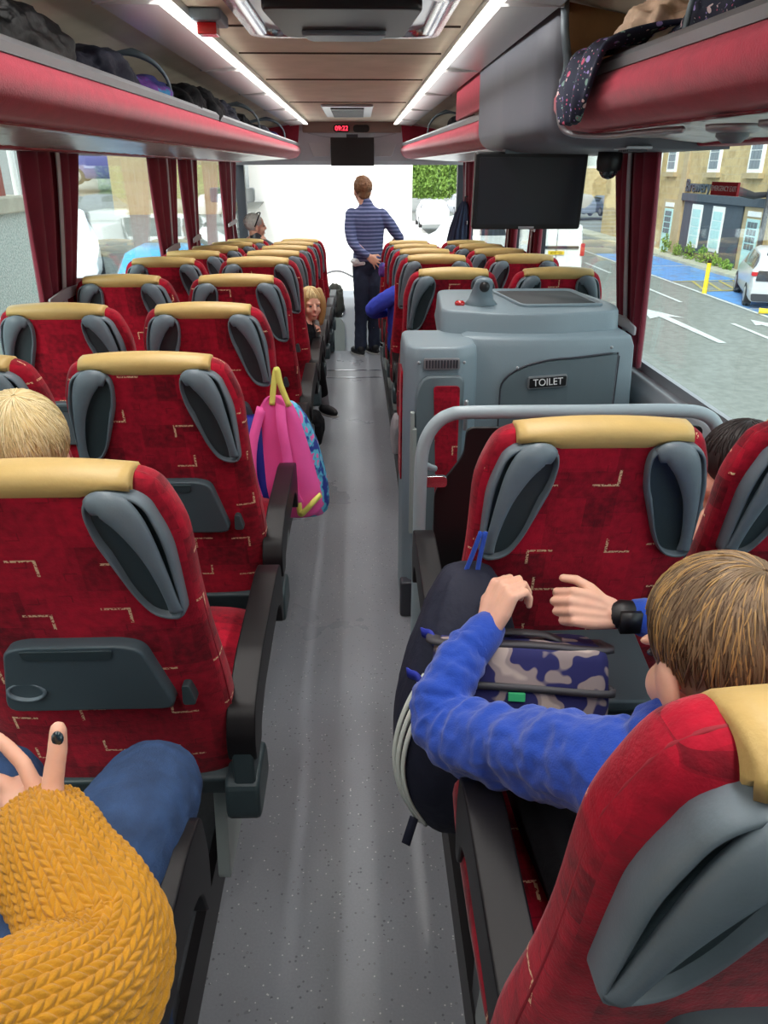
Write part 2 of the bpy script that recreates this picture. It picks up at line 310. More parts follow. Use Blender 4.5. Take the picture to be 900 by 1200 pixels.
# ------------------------------------------------------------------ mesh helpers
def link(name, me, m=None, parent=None, smooth=True, bevel=0, seg=2, subsurf=0, solid=0):
    o = bpy.data.objects.new(name, me); C.objects.link(o)
    if m is not None: me.materials.append(M[m] if isinstance(m, str) else m)
    if smooth:
        for p in me.polygons: p.use_smooth = True
    if solid:
        md = o.modifiers.new('thick', 'SOLIDIFY'); md.thickness = solid; md.offset = 0
    if bevel:
        md = o.modifiers.new('bevel', 'BEVEL'); md.width = bevel; md.segments = seg; md.limit_method = 'ANGLE'; md.angle_limit = R(40); md.harden_normals = True
    if subsurf:
        md = o.modifiers.new('sub', 'SUBSURF'); md.levels = subsurf; md.render_levels = subsurf
    if parent is not None: o.parent = parent
    return o
class MB:
    def __init__(s): s.v = []; s.f = []
    def add(s, vs, fs):
        k = len(s.v); s.v += [tuple(v) for v in vs]; s.f += [tuple(i+k for i in f) for f in fs]; return s
    def box(s, x0, x1, y0, y1, z0, z1):
        vs = [(x0,y0,z0),(x1,y0,z0),(x1,y1,z0),(x0,y1,z0),(x0,y0,z1),(x1,y0,z1),(x1,y1,z1),(x0,y1,z1)]
        return s.add(vs, [(0,3,2,1),(4,5,6,7),(0,1,5,4),(1,2,6,5),(2,3,7,6),(3,0,4,7)])
    def loft(s, rings, cap=True, closed=True):
        n = len(rings[0]); vs = [p for r in rings for p in r]; fs = []
        for i in range(len(rings)-1):
            for j in range(n if closed else n-1):
                a = i*n+j; b = i*n+(j+1) % n
                fs.append((a, b, b+n, a+n))
        if cap: fs.append(tuple(range(n-1, -1, -1))); fs.append(tuple((len(rings)-1)*n+j for j in range(n)))
        return s.add(vs, fs)
    def tube(s, pts, rad, n=10, flat=None, ends=True):   # rad number or list; rounded ends
        pts = [Vector(p) for p in pts]; k = len(pts)
        rs = [rad]*k if isinstance(rad, (int, float)) else list(rad)
        rings = []; up = Vector((0, 0, 1)); prev = None
        for i, p in enumerate(pts):
            t = (pts[min(i+1, k-1)]-pts[max(i-1, 0)])
            t = t.normalized() if t.length > 1e-9 else Vector((0, 0, 1))
            if prev is None:
                a = up.cross(t) if abs(t.z) < .62 else Vector((0, 1, 0)).cross(t)
                if a.length < .1: a = Vector((1, 0, 0)).cross(t)
            else: a = prev-t*prev.dot(t)
            a.normalize(); b = t.cross(a); prev = a
            rr = rs[i]; ra, rb = (rr if isinstance(rr, tuple) else (rr, rr))
            rings.append((p, t, a, b, ra, rb))
        out = []
        def ring(p, a, b, ra, rb): return [tuple(p+a*ra*math.cos(2*PI*j/n)+b*rb*math.sin(2*PI*j/n)) for j in range(n)]
        if ends:
            p, t, a, b, ra, rb = rings[0]; m_ = min(ra, rb)
            for q in (.05, .45, .8): out.append(ring(p-t*m_*math.sqrt(1-q*q), a, b, ra*q, rb*q))
        for (p, t, a, b, ra, rb) in rings: out.append(ring(p, a, b, ra, rb))
        if ends:
            p, t, a, b, ra, rb = rings[-1]; m_ = min(ra, rb)
            for q in (.8, .45, .05): out.append(ring(p+t*m_*math.sqrt(1-q*q), a, b, ra*q, rb*q))
        return s.loft(out)
    def ell(s, c, r, rot=None, n=16, k=10):
        rings = []
        for i in range(k+1):
            a = -PI/2+PI*i/k; cz = math.sin(a); cr = max(math.cos(a), .02)
            ring = []
            for j in range(n):
                v = Vector((r[0]*cr*math.cos(2*PI*j/n), r[1]*cr*math.sin(2*PI*j/n), r[2]*cz))
                if rot is not None: v = rot @ v
                ring.append(tuple(Vector(c)+v))
            rings.append(ring)
        return s.loft(rings)
    def prism(s, poly, axis, a, b):      # poly in the two other axes, extruded from a to b
        n = len(poly)
        def P(u, v, h):
            return {'x': (h, u, v), 'y': (u, h, v), 'z': (u, v, h)}[axis]
        vs = [P(u, v, a) for u, v in poly]+[P(u, v, b) for u, v in poly]
        fs = [tuple(range(n)), tuple(range(2*n-1, n-1, -1))]+[(j, (j+1) % n, n+(j+1) % n, n+j)[::-1] for j in range(n)]
        return s.add(vs, fs)
    def lathe(s, prof, c=(0, 0, 0), n=24):
        rings = [[(c[0]+r*math.cos(2*PI*j/n), c[1]+r*math.sin(2*PI*j/n), c[2]+z) for j in range(n)] for r, z in prof]
        return s.loft(rings)
    def xf(s, mtx):
        s.v = [tuple(mtx @ Vector(v)) for v in s.v]; return s
    def mesh(s, name='mesh'):
        me = bpy.data.meshes.new(name); me.from_pydata(s.v, [], s.f); me.update()
        bm = bmesh.new(); bm.from_mesh(me); bmesh.ops.recalc_face_normals(bm, faces=bm.faces); bm.to_mesh(me); bm.free()
        return me
    def build(s, name, m, parent=None, **k): return link(name, s.mesh(name), m, parent, **k)
def rpoly(pts, r, n=5):          # round the corners of a 2-D polygon
    out = []; k = len(pts)
    for i in range(k):
        p = Vector(pts[i]); a = Vector(pts[i-1])-p; b = Vector(pts[(i+1) % k])-p
        rr = r[i] if isinstance(r, (list, tuple)) else r
        rr = min(rr, a.length*.49, b.length*.49)
        A = p+a.normalized()*rr; B = p+b.normalized()*rr
        for j in range(n+1):
            t = j/n; out.append(tuple(A*(1-t)**2+p*2*t*(1-t)+B*t*t))
    return out
def smoothpath(pts, n=6):        # Catmull-Rom
    P = [Vector(p) for p in pts]; P = [P[0]*2-P[1]]+P+[P[-1]*2-P[-2]]; out = []
    for i in range(1, len(P)-2):
        for j in range(n):
            t = j/n; a, b, c, d = P[i-1:i+3]
            out.append(.5*((2*b)+(c-a)*t+(2*a-5*b+4*c-d)*t*t+(3*b-a-3*c+d)*t**3))
    out.append(P[-2]); return out
def srad(rs, n=6):
    return [x[0] for x in smoothpath([(r, 0, 0) for r in rs], n)]
def tag(o, label=None, cat=None, group=None, kind=None):
    if label: o['label'] = label
    if cat: o['category'] = cat
    if group: o['group'] = group
    if kind: o['kind'] = kind
    return o
def empty(name, loc=(0, 0, 0), rz=0, label=None, cat=None, group=None):
    o = bpy.data.objects.new(name, None); C.objects.link(o); o.location = loc; o.rotation_euler = (0, 0, rz); o.empty_display_size = .1
    return tag(o, label, cat, group)
def struct(o): o['kind'] = 'structure'; return o
KIDS = {}
def copy_tree(o, parent=None):
    c = o.copy(); C.objects.link(c)
    if parent is not None: c.parent = parent
    for ch in [x for x in bpy.data.objects if x.parent == o]: copy_tree(ch, c)
    return c
def text(name, s, size, m, loc, rot, parent=None, ext=.002, align='CENTER', sx=1):
    cu = bpy.data.curves.new(name, 'FONT'); cu.body = s; cu.size = size; cu.extrude = ext; cu.align_x = align; cu.align_y = 'CENTER'
    t = bpy.data.objects.new(name, cu); C.objects.link(t)
    bpy.context.view_layer.update()
    me = bpy.data.meshes.new_from_object(t.evaluated_get(bpy.context.evaluated_depsgraph_get()))
    bpy.data.objects.remove(t)
    o = link(name, me, m, parent, smooth=False); o.location = loc; o.rotation_euler = rot; o.scale = (sx, 1, 1)
    return o
def drop(y, s=.05): return 0 if y < 3.95 else -s*(y-3.95)
def fz(y): return 0 if y < 3.95 else -.028*(y-3.95)
# ------------------------------------------------------------------ the coach shell
YB, YF = -1.2, 9.3
YS = [YB, 0, 1, 2, 3, 3.95, 5, 6, 7, 8.0]
struct(MB().loft([[(-.30, y, fz(y)), (.29, y, fz(y)), (.29, y, fz(y)-.05), (-.30, y, fz(y)-.05)] for y in YS]).build('floor', 'floor', smooth=False))
for nm, x0, x1 in (('trim_1', -1.25, -.30), ('trim_2', .29, 1.25)):
    struct(MB().loft([[(x0, y, .12+drop(y)), (x1, y, .12+drop(y)), (x1, y, fz(y)-.05), (x0, y, fz(y)-.05)] for y in YS]).build(nm, 'platform', smooth=False))
for k, x in enumerate((-.306, .284)):      # dark edging along both platforms
    struct(MB().loft([[(x, y, .12+drop(y)+.008), (x+.022, y, .12+drop(y)+.008), (x+.022, y, fz(y)), (x, y, fz(y))] for y in YS]).build('trim_%d' % (k+3), 'black', smooth=False))
struct(MB().box(-1.25, -.30, YB, .98, .10, .24).build('trim_27', 'platform', smooth=False)); struct(MB().box(.29, 1.25, YB, .98, .10, .24).build('trim_28', 'platform', smooth=False))
struct(MB().box(-.28, .27, 7.02, 7.04, fz(7)-.01, fz(7)+.004).box(-.28, .27, 6.72, 6.735, fz(6.7)-.01, fz(6.7)+.004).build('trim_5', 'chrome', smooth=False))
# front footwell and step
struct(MB().box(-1.25, 1.25, 8.0, 9.35, -.62, -.58).box(-1.25, 1.25, 7.98, 8.0, -.62, -.12).build('trim_6', 'dash', smooth=False))
# side walls with openings above a sill
for side, nm in ((-1, 'wall_left'), (1, 'wall_right')):
    X = side*1.25
    mb = MB()
    a, b = sorted((X, X+side*.05))
    mb.box(a, b, YB, YF, -.65, .90); mb.box(a, b, YB, YF, 1.75, 2.16)
    struct(mb.build(nm, 'wallgrey', smooth=False))
    a, b = sorted((X-side*.09, X))
    struct(MB().prism(rpoly([(side*1.16, .72), (side*1.25, .72), (side*1.25, .90), (side*1.185, .90), (side*1.16, .86)], .01), 'y', YB, 8.4).build('trim_%d' % (8 if side > 0 else 7), 'silver', smooth=False))
    struct(MB().box(*sorted((side*1.225, side*1.245)), YB, 8.4, .90, .935).build('trim_%d' % (10 if side > 0 else 9), 'silver', smooth=False))
    struct(MB().box(*sorted((side*1.13, side*1.25)), YB, 8.7, 1.714, 1.752).build('trim_%d' % (12 if side > 0 else 11), 'redtrim', smooth=False, bevel=.01))
PIL = {-1: [3.55, 5.72, 6.5, 8.35], 1: [3.35, 5.1, 5.95, 8.5]}
wi = 1
for side in (-1, 1):
    ys = [YB]+PIL[side]+[YF]
    for i in range(len(ys)-1):
        X = side*1.262
        g_ = MB().box(*sorted((X, X+side*.006)), ys[i]+.03, ys[i+1]-.03, .90, 1.74).build('window_%d' % wi, 'glass', smooth=False); struct(g_); wi += 1
    mb = MB()
    for y in PIL[side]: mb.box(*sorted((side*1.235, side*1.275)), y-.035, y+.035, .88, 1.75)
    struct(mb.build('trim_%d' % (14 if side > 0 else 13), 'cardark', smooth=False))
# windscreen, its frame and the bulkhead over it
struct(MB().box(-1.25, 1.25, 9.30, 9.31, .2, 1.72).build('window_%d' % wi, 'windscreen', smooth=False))
struct(MB().box(-1.30, -1.20, 9.26, 9.34, -.6, 1.8).box(1.20, 1.30, 9.26, 9.34, -.6, 1.8).box(-1.25, 1.25, 9.28, 9.34, -.65, .2).build('trim_15', 'cardark', smooth=False))
struct(MB().prism([(8.86, 2.02), (8.86, 2.12), (9.4, 2.12), (9.4, 1.70), (9.0, 1.69), (8.97, 1.73)], 'x', -1.25, 1.25).build('wall_front', 'bulk', smooth=False))
struct(MB().prism([(8.83, 2.0), (8.85, 2.1), (8.95, 2.1), (8.95, 1.985)], 'x', -.5, .54).build('trim_16', 'bulk_brown', smooth=False, bevel=.01))
# recessed locker lids of the bulkhead
for k, sx in enumerate((-1, 1)):
    x = .02+sx*.36
    struct(MB().prism(rpoly([(x-sx*.12, 1.95), (x+sx*.13, 1.95), (x+sx*.06, 1.77), (x-sx*.12, 1.77)], .02), 'y', 8.905, 8.96).build('trim_%d' % (17+k), 'bulk', smooth=False, bevel=.006))
struct(MB().tube(smoothpath([(-.44, 8.84, 1.99), (-.2, 8.83, 1.95), (.02, 8.825, 1.94), (.24, 8.83, 1.95), (.48, 8.84, 1.99)]), .006).build('trim_19', 'silver'))
struct(MB().box(-1.3, 1.3, YB-.05, YB, -.6, 2.2).build('wall_back', 'wallgrey', smooth=False))
# ceiling: flat centre, falling towards the sides over the racks
struct(MB().loft([[(-1.27, y, 1.96), (-.62, y, 2.10), (.62, y, 2.10), (1.27, y, 1.96), (1.27, y, 2.2), (-1.27, y, 2.2)] for y in (YB, 9.4)]).build('ceiling', 'ceil', smooth=False))
mb = MB()
for y in (.9, 2.0, 3.05, 3.72, 4.75, 6.3): mb.box(-.42, .44, y-.004, y+.004, 2.094, 2.101)
struct(mb.build('trim_20', 'seam', smooth=False))
# ceiling lamp runs: slanted reflector, narrow diffuser, lit by an area lamp plus an added ceiling fill
for side, x0 in ((-1, -.43), (1, .45)):
    lamp = empty('ceiling_light_strip', (x0+side*.08, 3.9, 2.1), label='long pale ceiling light strip running the length of the coach on the %s side' % ('left' if side < 0 else 'right'), cat='light', group='ceiling light strips')
    X = side*.08
    MB().loft([[(-X, y, -.005), (-X, y, -.028), (-X+side*.03, y, -.036), (side*.1, y, -.05), (side*.115, y, -.04), (side*.115, y, 0)] for y in (-4.6, 4.75)]).build('reflector', 'light_metal', lamp, smooth=False)
    MB().box(*sorted((-X-side*.004, -X+side*.032)), -4.6, 4.7, -.040, -.030).build('diffuser', 'light_panel', lamp, smooth=False)
    mb = MB()
    for y in (-3, -1.5, 0, 1.2, 2.5, 3.8): mb.box(*sorted((-X, side*.112)), y-.004, y+.004, -.052, -.03)
    mb.build('joint', 'light_metal', lamp, smooth=False)
    ld = bpy.data.lights.new('strip_glow', 'AREA'); ld.shape = 'RECTANGLE'; ld.size = .05; ld.size_y = 9.2; ld.energy = STRIP_W; ld.color = (1, .97, .94)
    lo = bpy.data.objects.new('strip_glow', ld); C.objects.link(lo); lo.parent = lamp; lo.location = (-side*.065, 0.0, -.045); ld.spread = R(120)
    ud = bpy.data.lights.new('ceiling_fill', 'AREA'); ud.shape = 'RECTANGLE'; ud.size = .04; ud.size_y = 9.2; ud.energy = STRIP_W*.42; ud.color = (1, .97, .94)  # added fill to brighten the ceiling, not a fitting of the strip
    uo = bpy.data.objects.new('ceiling_fill', ud); C.objects.link(uo); uo.parent = lamp; uo.location = (-side*.085, 0.0, -.055); uo.rotation_euler = (0, side*R(-118), 0); ud.spread = R(110)

# ------------------------------------------------------------------ outside
GZ = -1.9
def flat(name, poly, m, z, kind='structure'):
    o = MB().add([(x, y, z) for x, y in poly], [tuple(range(len(poly)))]).build(name, m, smooth=False); o['kind'] = kind; return o
flat('floor_outside', [(-80, -30), (80, -30), (80, 120), (-80, 120)], 'asphalt', GZ)
flat('trim_21', [(-12, 10.5), (4.2, 10.5), (4.2, 60), (-12, 60)], 'paleground', GZ+.006)
# marked bays and lines right of the coach
flat('trim_22', [(10.9, 8), (13.3, 8), (13.3, 24.3), (10.9, 24.3)], 'bayblue', GZ+.008)
flat('trim_23', [(10.9, 26.6), (13.3, 26.6), (13.3, 36), (10.9, 36)], 'bayblue', GZ+.008)
mb = MB()
def line(mb, x0, y0, x1, y1, w_=.1, z=GZ+.014):
    d = Vector((x1-x0, y1-y0)).normalized(); n = Vector((-d.y, d.x))*w_/2
    mb.add([(x0+n.x, y0+n.y, z), (x0-n.x, y0-n.y, z), (x1-n.x, y1-n.y, z), (x1+n.x, y1+n.y, z)], [(0, 1, 2, 3)])
line(mb, 10.8, 6, 10.8, 38, .12); line(mb, 10.9, 21.0, 13.3, 21.2, .1); line(mb, 10.9, 31, 13.3, 31.2, .1)
for y in (9, 15.5, 22.2, 29): line(mb, 9.45, y, 9.45, y+3.4, .12)
mb.add([(x, y, GZ+.014) for x, y in ((7.95, 21.3), (7.6, 19.6), (7.95, 19.9), (8.08, 16.6), (8.26, 16.6), (8.2, 19.9), (8.55, 19.7))], [(0, 1, 2), (2, 3, 4, 5), (0, 2, 5), (0, 5, 6)])
mb.add([(x, y, GZ+.014) for x, y in ((10.15, 19.4), (9.9, 18.6), (10.1, 18.7), (10.15, 17.4), (10.35, 17.4), (10.3, 18.7), (10.5, 18.6))], [(0, 1, 2), (2, 3, 4, 5), (0, 2, 5), (0, 5, 6)])
mb.build('trim_24', 'roadwhite', smooth=False)['kind'] = 'structure'
mb = MB(); line(mb, 10.9, 24.3, 13.3, 24.8, .14); line(mb, 10.9, 26.6, 13.3, 26.9, .14)
for i in range(4): line(mb, 11.1+i*.55, 24.4+i*.12, 11.6+i*.5, 26.6+i*.1, .1)
mb.build('trim_25', 'roadyellow', smooth=False)['kind'] = 'structure'
MB().box(13.3, 14.4, 0, 60, GZ, GZ+.1).build('trim_26', 'cope', smooth=False)['kind'] = 'structure'
# stone terrace on the right
b = empty('stone_house', (16.4, 30, GZ), label='long sandstone house with slate-blue painted ground floor across the road', cat='building')
def B(name, mb, m, parent=None, **k): return mb.xf(Matrix.Translation((-16.4, -30, -GZ))).build(name, m, parent or b, **k)
WX = 14.4; g0 = GZ
B('wall', MB().box(WX, WX+8, 8, 47, g0, g0+7.2), 'stone', smooth=False)
B('painted_front', MB().box(WX-.06, WX, 29.6, 35.1, g0, g0+2.3), 'render', smooth=False)
B('fascia', MB().box(WX-.16, WX, 26.5, 35.3, g0+2.3, g0+2.6), 'render', smooth=False, bevel=.02)
B('painted_front', MB().box(WX-.06, WX, 18.0, 27.2, g0, g0+2.3), 'render', smooth=False)
def win(y, z, w_, h_, blind=False):
    f = B('window', MB().box(WX-.10, WX+.02, y-w_/2, y+w_/2, z, z+h_), 'white', smooth=False, bevel=.01)
    mb = MB()
    for i in range(3):
        for j in range(4):
            ww = (w_-.22)/3; hh = (h_-.3)/4
            mb.box(WX-.112, WX-.095, y-w_/2+.1+i*ww+.012, y-w_/2+.1+(i+1)*ww-.012, z+.12+j*hh+.02, z+.12+(j+1)*hh-.01)
    B('pane', mb, 'paleblue' if blind else 'winglass', f, smooth=False).location = (0, 0, 0)
    B('sill', MB().box(WX-.2, WX, y-w_/2-.15, y+w_/2+.15, z-.18, z), 'stone2' if z > g0+3.3 else 'render', smooth=False)
for y in (31.55, 33.6): win(y, g0+.5, 1.05, 1.7, True)
for y in (21.0, 24.4): win(y, g0+.5, 1.05, 1.7, True)
for y in (25.6, 29.3, 32.75, 37.2, 39.7, 43): win(y, g0+3.42, 1.0, 1.55)
win(39.8, g0+.6, 1.0, 1.6)
def door(y):
    d = B('door', MB().box(WX-.1, WX+.02, y-.5, y+.5, g0+.05, g0+1.9), 'paleblue', smooth=False, bevel=.02)
    B('door_surround', MB().box(WX-.07, WX, y-.8, y+.8, g0, g0+2.3), 'stone2', smooth=False)
    B('fanlight', MB().box(WX-.1, WX+.02, y-.5, y+.5, g0+1.98, g0+2.16), 'white', smooth=False)
    mb = MB()
    for i in range(3):
        for j in range(4): mb.box(WX-.115, WX-.095, y-.36+i*.25, y-.36+i*.25+.2, g0+.85+j*.25, g0+.85+j*.25+.2)
    B('door_pane', mb, 'winglass', d, smooth=False).location = (0, 0, 0)
door(28.6); door(36.7)
B('quoin', MB().box(WX-.1, WX, 35.3, 35.8, g0, g0+7.2), 'stone2', smooth=False)
B('drainpipe', MB().box(WX-.25, WX-.12, 38.3, 38.42, g0, g0+7.2), 'white', smooth=False)
B('lamp_bracket', MB().tube([(WX-.1, 27.9, g0+2.75), (WX-.6, 27.9, g0+2.7), (WX-1.2, 27.9, g0+2.85)], [.09, .12, .16]), 'cardark')
B('downpipe', MB().tube([(WX-.2, 27.6, g0), (WX-.2, 27.6, g0+3.8)], .09), 'cardark')
text('lettering', 'Brewery', .72, 'render', (14.4-16.4-.05, 34.0-30, 2.88), (PI/2, 0, -PI/2), b, ext=.03)
MB().loft([[(WX-.3, y, g0+7.2), (WX+8.3, y, g0+7.2), (WX+4, y, g0+10)] for y in (7.6, 47.4)]).xf(Matrix.Translation((-16.4, -30, -GZ))).build('roof', 'cardark', b, smooth=False)
# weeds along the wall foot
for i, (y, h_) in enumerate(((35.6, .9), (34.2, .6), (32.9, .75), (31.6, .75), (30.4, .5), (29.3, .35))):
    mb = MB(); rnd = random.Random(i)
    for k in range(120):
        a = rnd.uniform(0, 2*PI); r_ = rnd.uniform(0, .55); x = 13.95+.25*math.cos(a)*r_; yy_ = y+r_*math.sin(a); z = g0+.1+rnd.uniform(0, h_)*(1-r_*.8)
        s_ = rnd.uniform(.05, .11); t = Euler((rnd.uniform(0, 3), rnd.uniform(0, 3), rnd.uniform(0, 3))).to_matrix()
        mb.add([Vector((x, yy_, z))+t @ Vector(q) for q in ((-s_, 0, 0), (0, -s_*.4, 0), (s_, 0, .02), (0, s_*.4, 0))], [(0, 1, 2, 3)])
    mb.tube([(13.95, y, g0+.1), (13.95, y, g0+h_*.7)], .02)
    tag(mb.build('weed_clump', 'leaf', smooth=False), ['tallest green weed clump at the left end of the blue wall foot', 'second weed clump along the blue wall foot', 'third weed clump along the blue wall foot', 'fourth weed clump along the blue wall foot', 'low weed clump, fifth along the blue wall foot', 'smallest weed clump at the right end of the blue wall foot'][i], 'weed', 'weeds along the house wall')
def bollard(name, x, y, lab, lying=False):
    r = empty(name, (x, y, GZ), label=lab, cat='bollard')
    MB().lathe([(.085, 0), (.07, .03), (.06, .9), (.05, .93)]).build('post', 'yellowpost', r)
    MB().lathe([(.055, .92), (.055, .99), (.03, 1.02), (.002, 1.025)]).build('cap', 'black', r)
    if lying: r.rotation_euler = (R(90), 0, R(60)); r.location.z = GZ+.1
    return r
bollard('bollard', 10.85, 23.9, 'upright yellow plastic bollard on the blue parking bay')
bollard('bollard', 10.75, 20.2, 'fallen yellow bollard lying near the silver car', True)
# vehicles
def vehicle(name, loc, rz, body, L, W_, H, prof, lab, cat='car', plate=None, van=False):
    """prof: (t along length from the rear, belt height, roof height, roof half-width factor)"""
    r = empty(name, loc, rz, lab, cat)
    gb = mat('car_paint', body, .3, coat=.4)
    rings = []
    for t, bz, hz, rw, bw in prof:
        y = -L/2+L*t; w2 = W_/2*bw
        pts = [(-w2*.9, .22), (-w2*.98, .34), (-w2, bz*.65), (-w2*.97, bz), (-w2*rw, hz-.05), (-w2*rw*.85, hz), (w2*rw*.85, hz), (w2*rw, hz-.05), (w2*.97, bz), (w2, bz*.65), (w2*.98, .34), (w2*.9, .22)]
        rings.append([(x, y, z) for x, z in pts])
    MB().loft(rings).build('body', gb, r, bevel=.03)
    sg_ = MB()
    for i in range(len(prof)-1):      # side glass where there is a cabin
        for sx in (-1, 1):
            q = []
            for t, bz, hz, rw, bw in (prof[i], prof[i+1]):
                if hz-bz < .25: q = []; break
                w2 = W_/2*bw; y = -L/2+L*t
                q += [(y, bz+.06, w2*.97-(w2*.97-w2*rw)*.12), (y, hz-.10, w2*.97-(w2*.97-w2*rw)*.85)]
            if q and not (van and prof[i][0] < .6):
                (ya, za, xa), (yc, zc, xc), (yb_, zb_, xb_), (yd, zd, xd) = q
                sg_.add([(sx*(xa+.012), ya+.04, za), (sx*(xb_+.012), yb_-.04, zb_), (sx*(xd+.012), yd-.04, zd), (sx*(xc+.012), yc+.04, zc)], [(0, 1, 2, 3)])
    if sg_.v: sg_.build('side_glass', 'carwin', r, smooth=False)
    for sx in (-1, 1):
        for yy_ in (-L*.31, L*.33):
            wv = MB()
            wv.v = []; wv.lathe([(.001, -.1), (.30, -.1), (.33, -.07), (.33, .07), (.30, .1), (.001, .1)], n=20)
            wv.xf(Matrix.Translation((sx*(W_/2-.09), yy_, .33)) @ Matrix.Rotation(PI/2, 4, 'Y')); wo = wv.build('wheel', 'tyre', r)
            hv = MB().lathe([(.001, .105), (.2, .105), (.21, .095)], n=20).xf(Matrix.Translation((sx*(W_/2-.09), yy_, .33)) @ Matrix.Rotation(sx*PI/2, 4, 'Y')); hv.build('hub', 'silver', wo)
    return r
HATCH = [(0, .62, .70, .94, .93), (.02, .95, 1.05, .86, .98), (.05, 1.0, 1.30, .80, 1), (.13, 1.0, 1.50, .78, 1), (.45, .98, 1.55, .78, 1), (.62, .97, 1.44, .78, 1), (.76, .95, 1.02, .82, 1), (.92, .80, .86, .85, .97), (1, .55, .60, .9, .86)]
VAN = [(0, .9, 1.70, .90, .95), (.01, 1.0, 1.82, .90, .98), (.04, 1.0, 1.86, .90, 1), (.6, 1.0, 1.86, .9, 1), (.74, 1.0, 1.70, .84, 1), (.85, .98, 1.15, .84, 1), (.97, .80, .90, .85, .95), (1, .6, .65, .9, .88)]
SALOON = [(0, .6, .75, .94, .93), (.03, .95, .98, .9, .98), (.14, .95, 1.02, .86, 1), (.25, .95, 1.38, .76, 1), (.5, .95, 1.42, .76, 1), (.64, .94, 1.3, .78, 1), (.75, .92, .98, .8, 1), (.93, .78, .82, .85, .96), (1, .55, .6, .9, .86)]
def rear(r, L, W_, H, plate, glass_z, lights, silver=False):
    y = -L/2
    if plate:
        p = MB().box(-.27, .27, y-.05, y-.02, plate[1]-.06, plate[1]+.06).build('number_plate', 'plate', r, smooth=False)
        text('lettering', plate[0], .11, 'black', (0, y-.055, plate[1]), (PI/2, 0, 0), p, ext=.002)
    for sx in (-1, 1):
        MB().prism(rpoly([(sx*W_*lights[0], lights[2]), (sx*W_*lights[1], lights[2]), (sx*W_*lights[1], lights[3]), (sx*W_*lights[0], lights[3])], .03), 'y', y-.02+lights[4], y+.12+lights[4]).build('rear_light', 'lampred', r, smooth=False)
c = vehicle('hatchback_car', (12.3, 22.6, GZ), R(-20), S(190, 194, 200), 4.2, 1.8, 1.56, HATCH, 'silver hatchback parked in the blue bay by the right picture edge')
rear(c, 4.2, 1.8, 1.5, ('SL70 FDV', .60), 1.2, (.34, .50, .90, 1.0, .05))
MB().add([(-.62, -1.98, 1.06), (.62, -1.98, 1.06), (.56, -1.64, 1.45), (-.56, -1.64, 1.45)], [(0, 1, 2, 3)]).xf(Matrix.Translation((0, -.02, .02))).build('rear_window', 'carwin', c, smooth=False)
MB().prism(rpoly([(-.78, .78), (.78, .78), (.74, 1.04), (-.74, 1.04)], .04), 'y', -2.12, -1.98).build('tailgate_panel', 'cardark', c, smooth=False)
MB().prism(rpoly([(-.8, .24), (.8, .24), (.84, .44), (-.84, .44)], .05), 'y', -2.13, -2.0).build('bumper', 'cardark', c, smooth=False)
bd = MB().lathe([(.10, 0), (.10, .015), (.085, .015), (.085, 0)]).xf(Matrix.Translation((0, -2.12, .92)) @ Matrix.Rotation(PI/2, 4, 'X')).build('badge', 'silver', c)
for q in (((-.075, .045), (-.02, -.06), (0, 0)), ((.075, .045), (.02, -.06), (0, 0)), ((-.035, .075), (0, .01), (.035, .075))):
    MB().tube([(x, -2.135, .92+z) for x, z in q], .01, n=6).build('badge_letter', 'silver', bd, smooth=False)
v_ = vehicle('white_van', (6.9, 29.0, GZ), R(-3), S(236, 240, 240), 4.4, 1.9, 1.86, VAN, 'white delivery van seen from behind through the right windows', 'van', van=True)
rear(v_, 4.4, 1.9, 1.8, ('SF20 YJG', .95), 1.2, (.43, .505, .85, 1.25, 0))
MB().prism(rpoly([(-.75, 1.08), (.75, 1.08), (.75, 1.17), (-.75, 1.17)], .03), 'y', -2.25, -2.19).build('handle_strip', 'cardark', v_, smooth=False)
MB().box(-.2, .2, -2.2, -2.1, 1.74, 1.80).build('brake_light', 'lampred', v_, smooth=False)
MB().box(-.006, .006, -2.225, -2.2, .5, 1.75).build('door_gap', 'cardark', v_, smooth=False)
MB().prism(rpoly([(-.9, .24), (.9, .24), (.9, .52), (-.9, .52)], .05), 'y', -2.3, -2.1).build('bumper', 'white', v_, smooth=False)
v2 = vehicle('white_van', (8.6, 38, GZ), R(-2), S(232, 240, 242), 4.6, 1.9, 1.9, VAN, 'second pale van parked just beyond the nearer white van', 'van', van=True)
rear(v2, 4.6, 1.9, 1.8, None, 1.2, (.43, .505, .8, 1.2, 0))
for i, (x, y, col, lab) in enumerate(((16.6, 62, S(110, 120, 132), 'grey car parked far off left of the right curtain, nearest the screen'), (18.9, 62, S(90, 104, 120), 'dark grey-blue car parked far off, second from the screen'), (21.2, 62, S(236, 238, 240), 'small white car parked far off beside the right curtain'), (23.5, 62, S(92, 112, 140), 'blue car parked far off right of the small white car'))):
    vehicle('parked_car', (x, y, GZ+.3), R(12), col, 4.2, 1.8, 1.5, SALOON if i % 2 else HATCH, lab)
# distant stone cottage with a gable, behind the parked cars
d = empty('stone_cottage', (26, 75, GZ), label='distant stone cottage behind the parked cars left of the right curtain', cat='building')
MB().box(-7, 9, 0, 6, 0, 6.2).build('wall', 'stone', d, smooth=False)
MB().loft([[(x, -.3, 6.2), (x, 6.3, 6.2), (x, 3, 9)] for x in (-7.2, 9.2)]).build('roof', 'cardark', d, smooth=False)
for x in (-4.5, -1.5, 2): MB().box(x-.5, x+.5, -.08, .05, 3.6, 5.2).build('window', 'white', d, smooth=False)
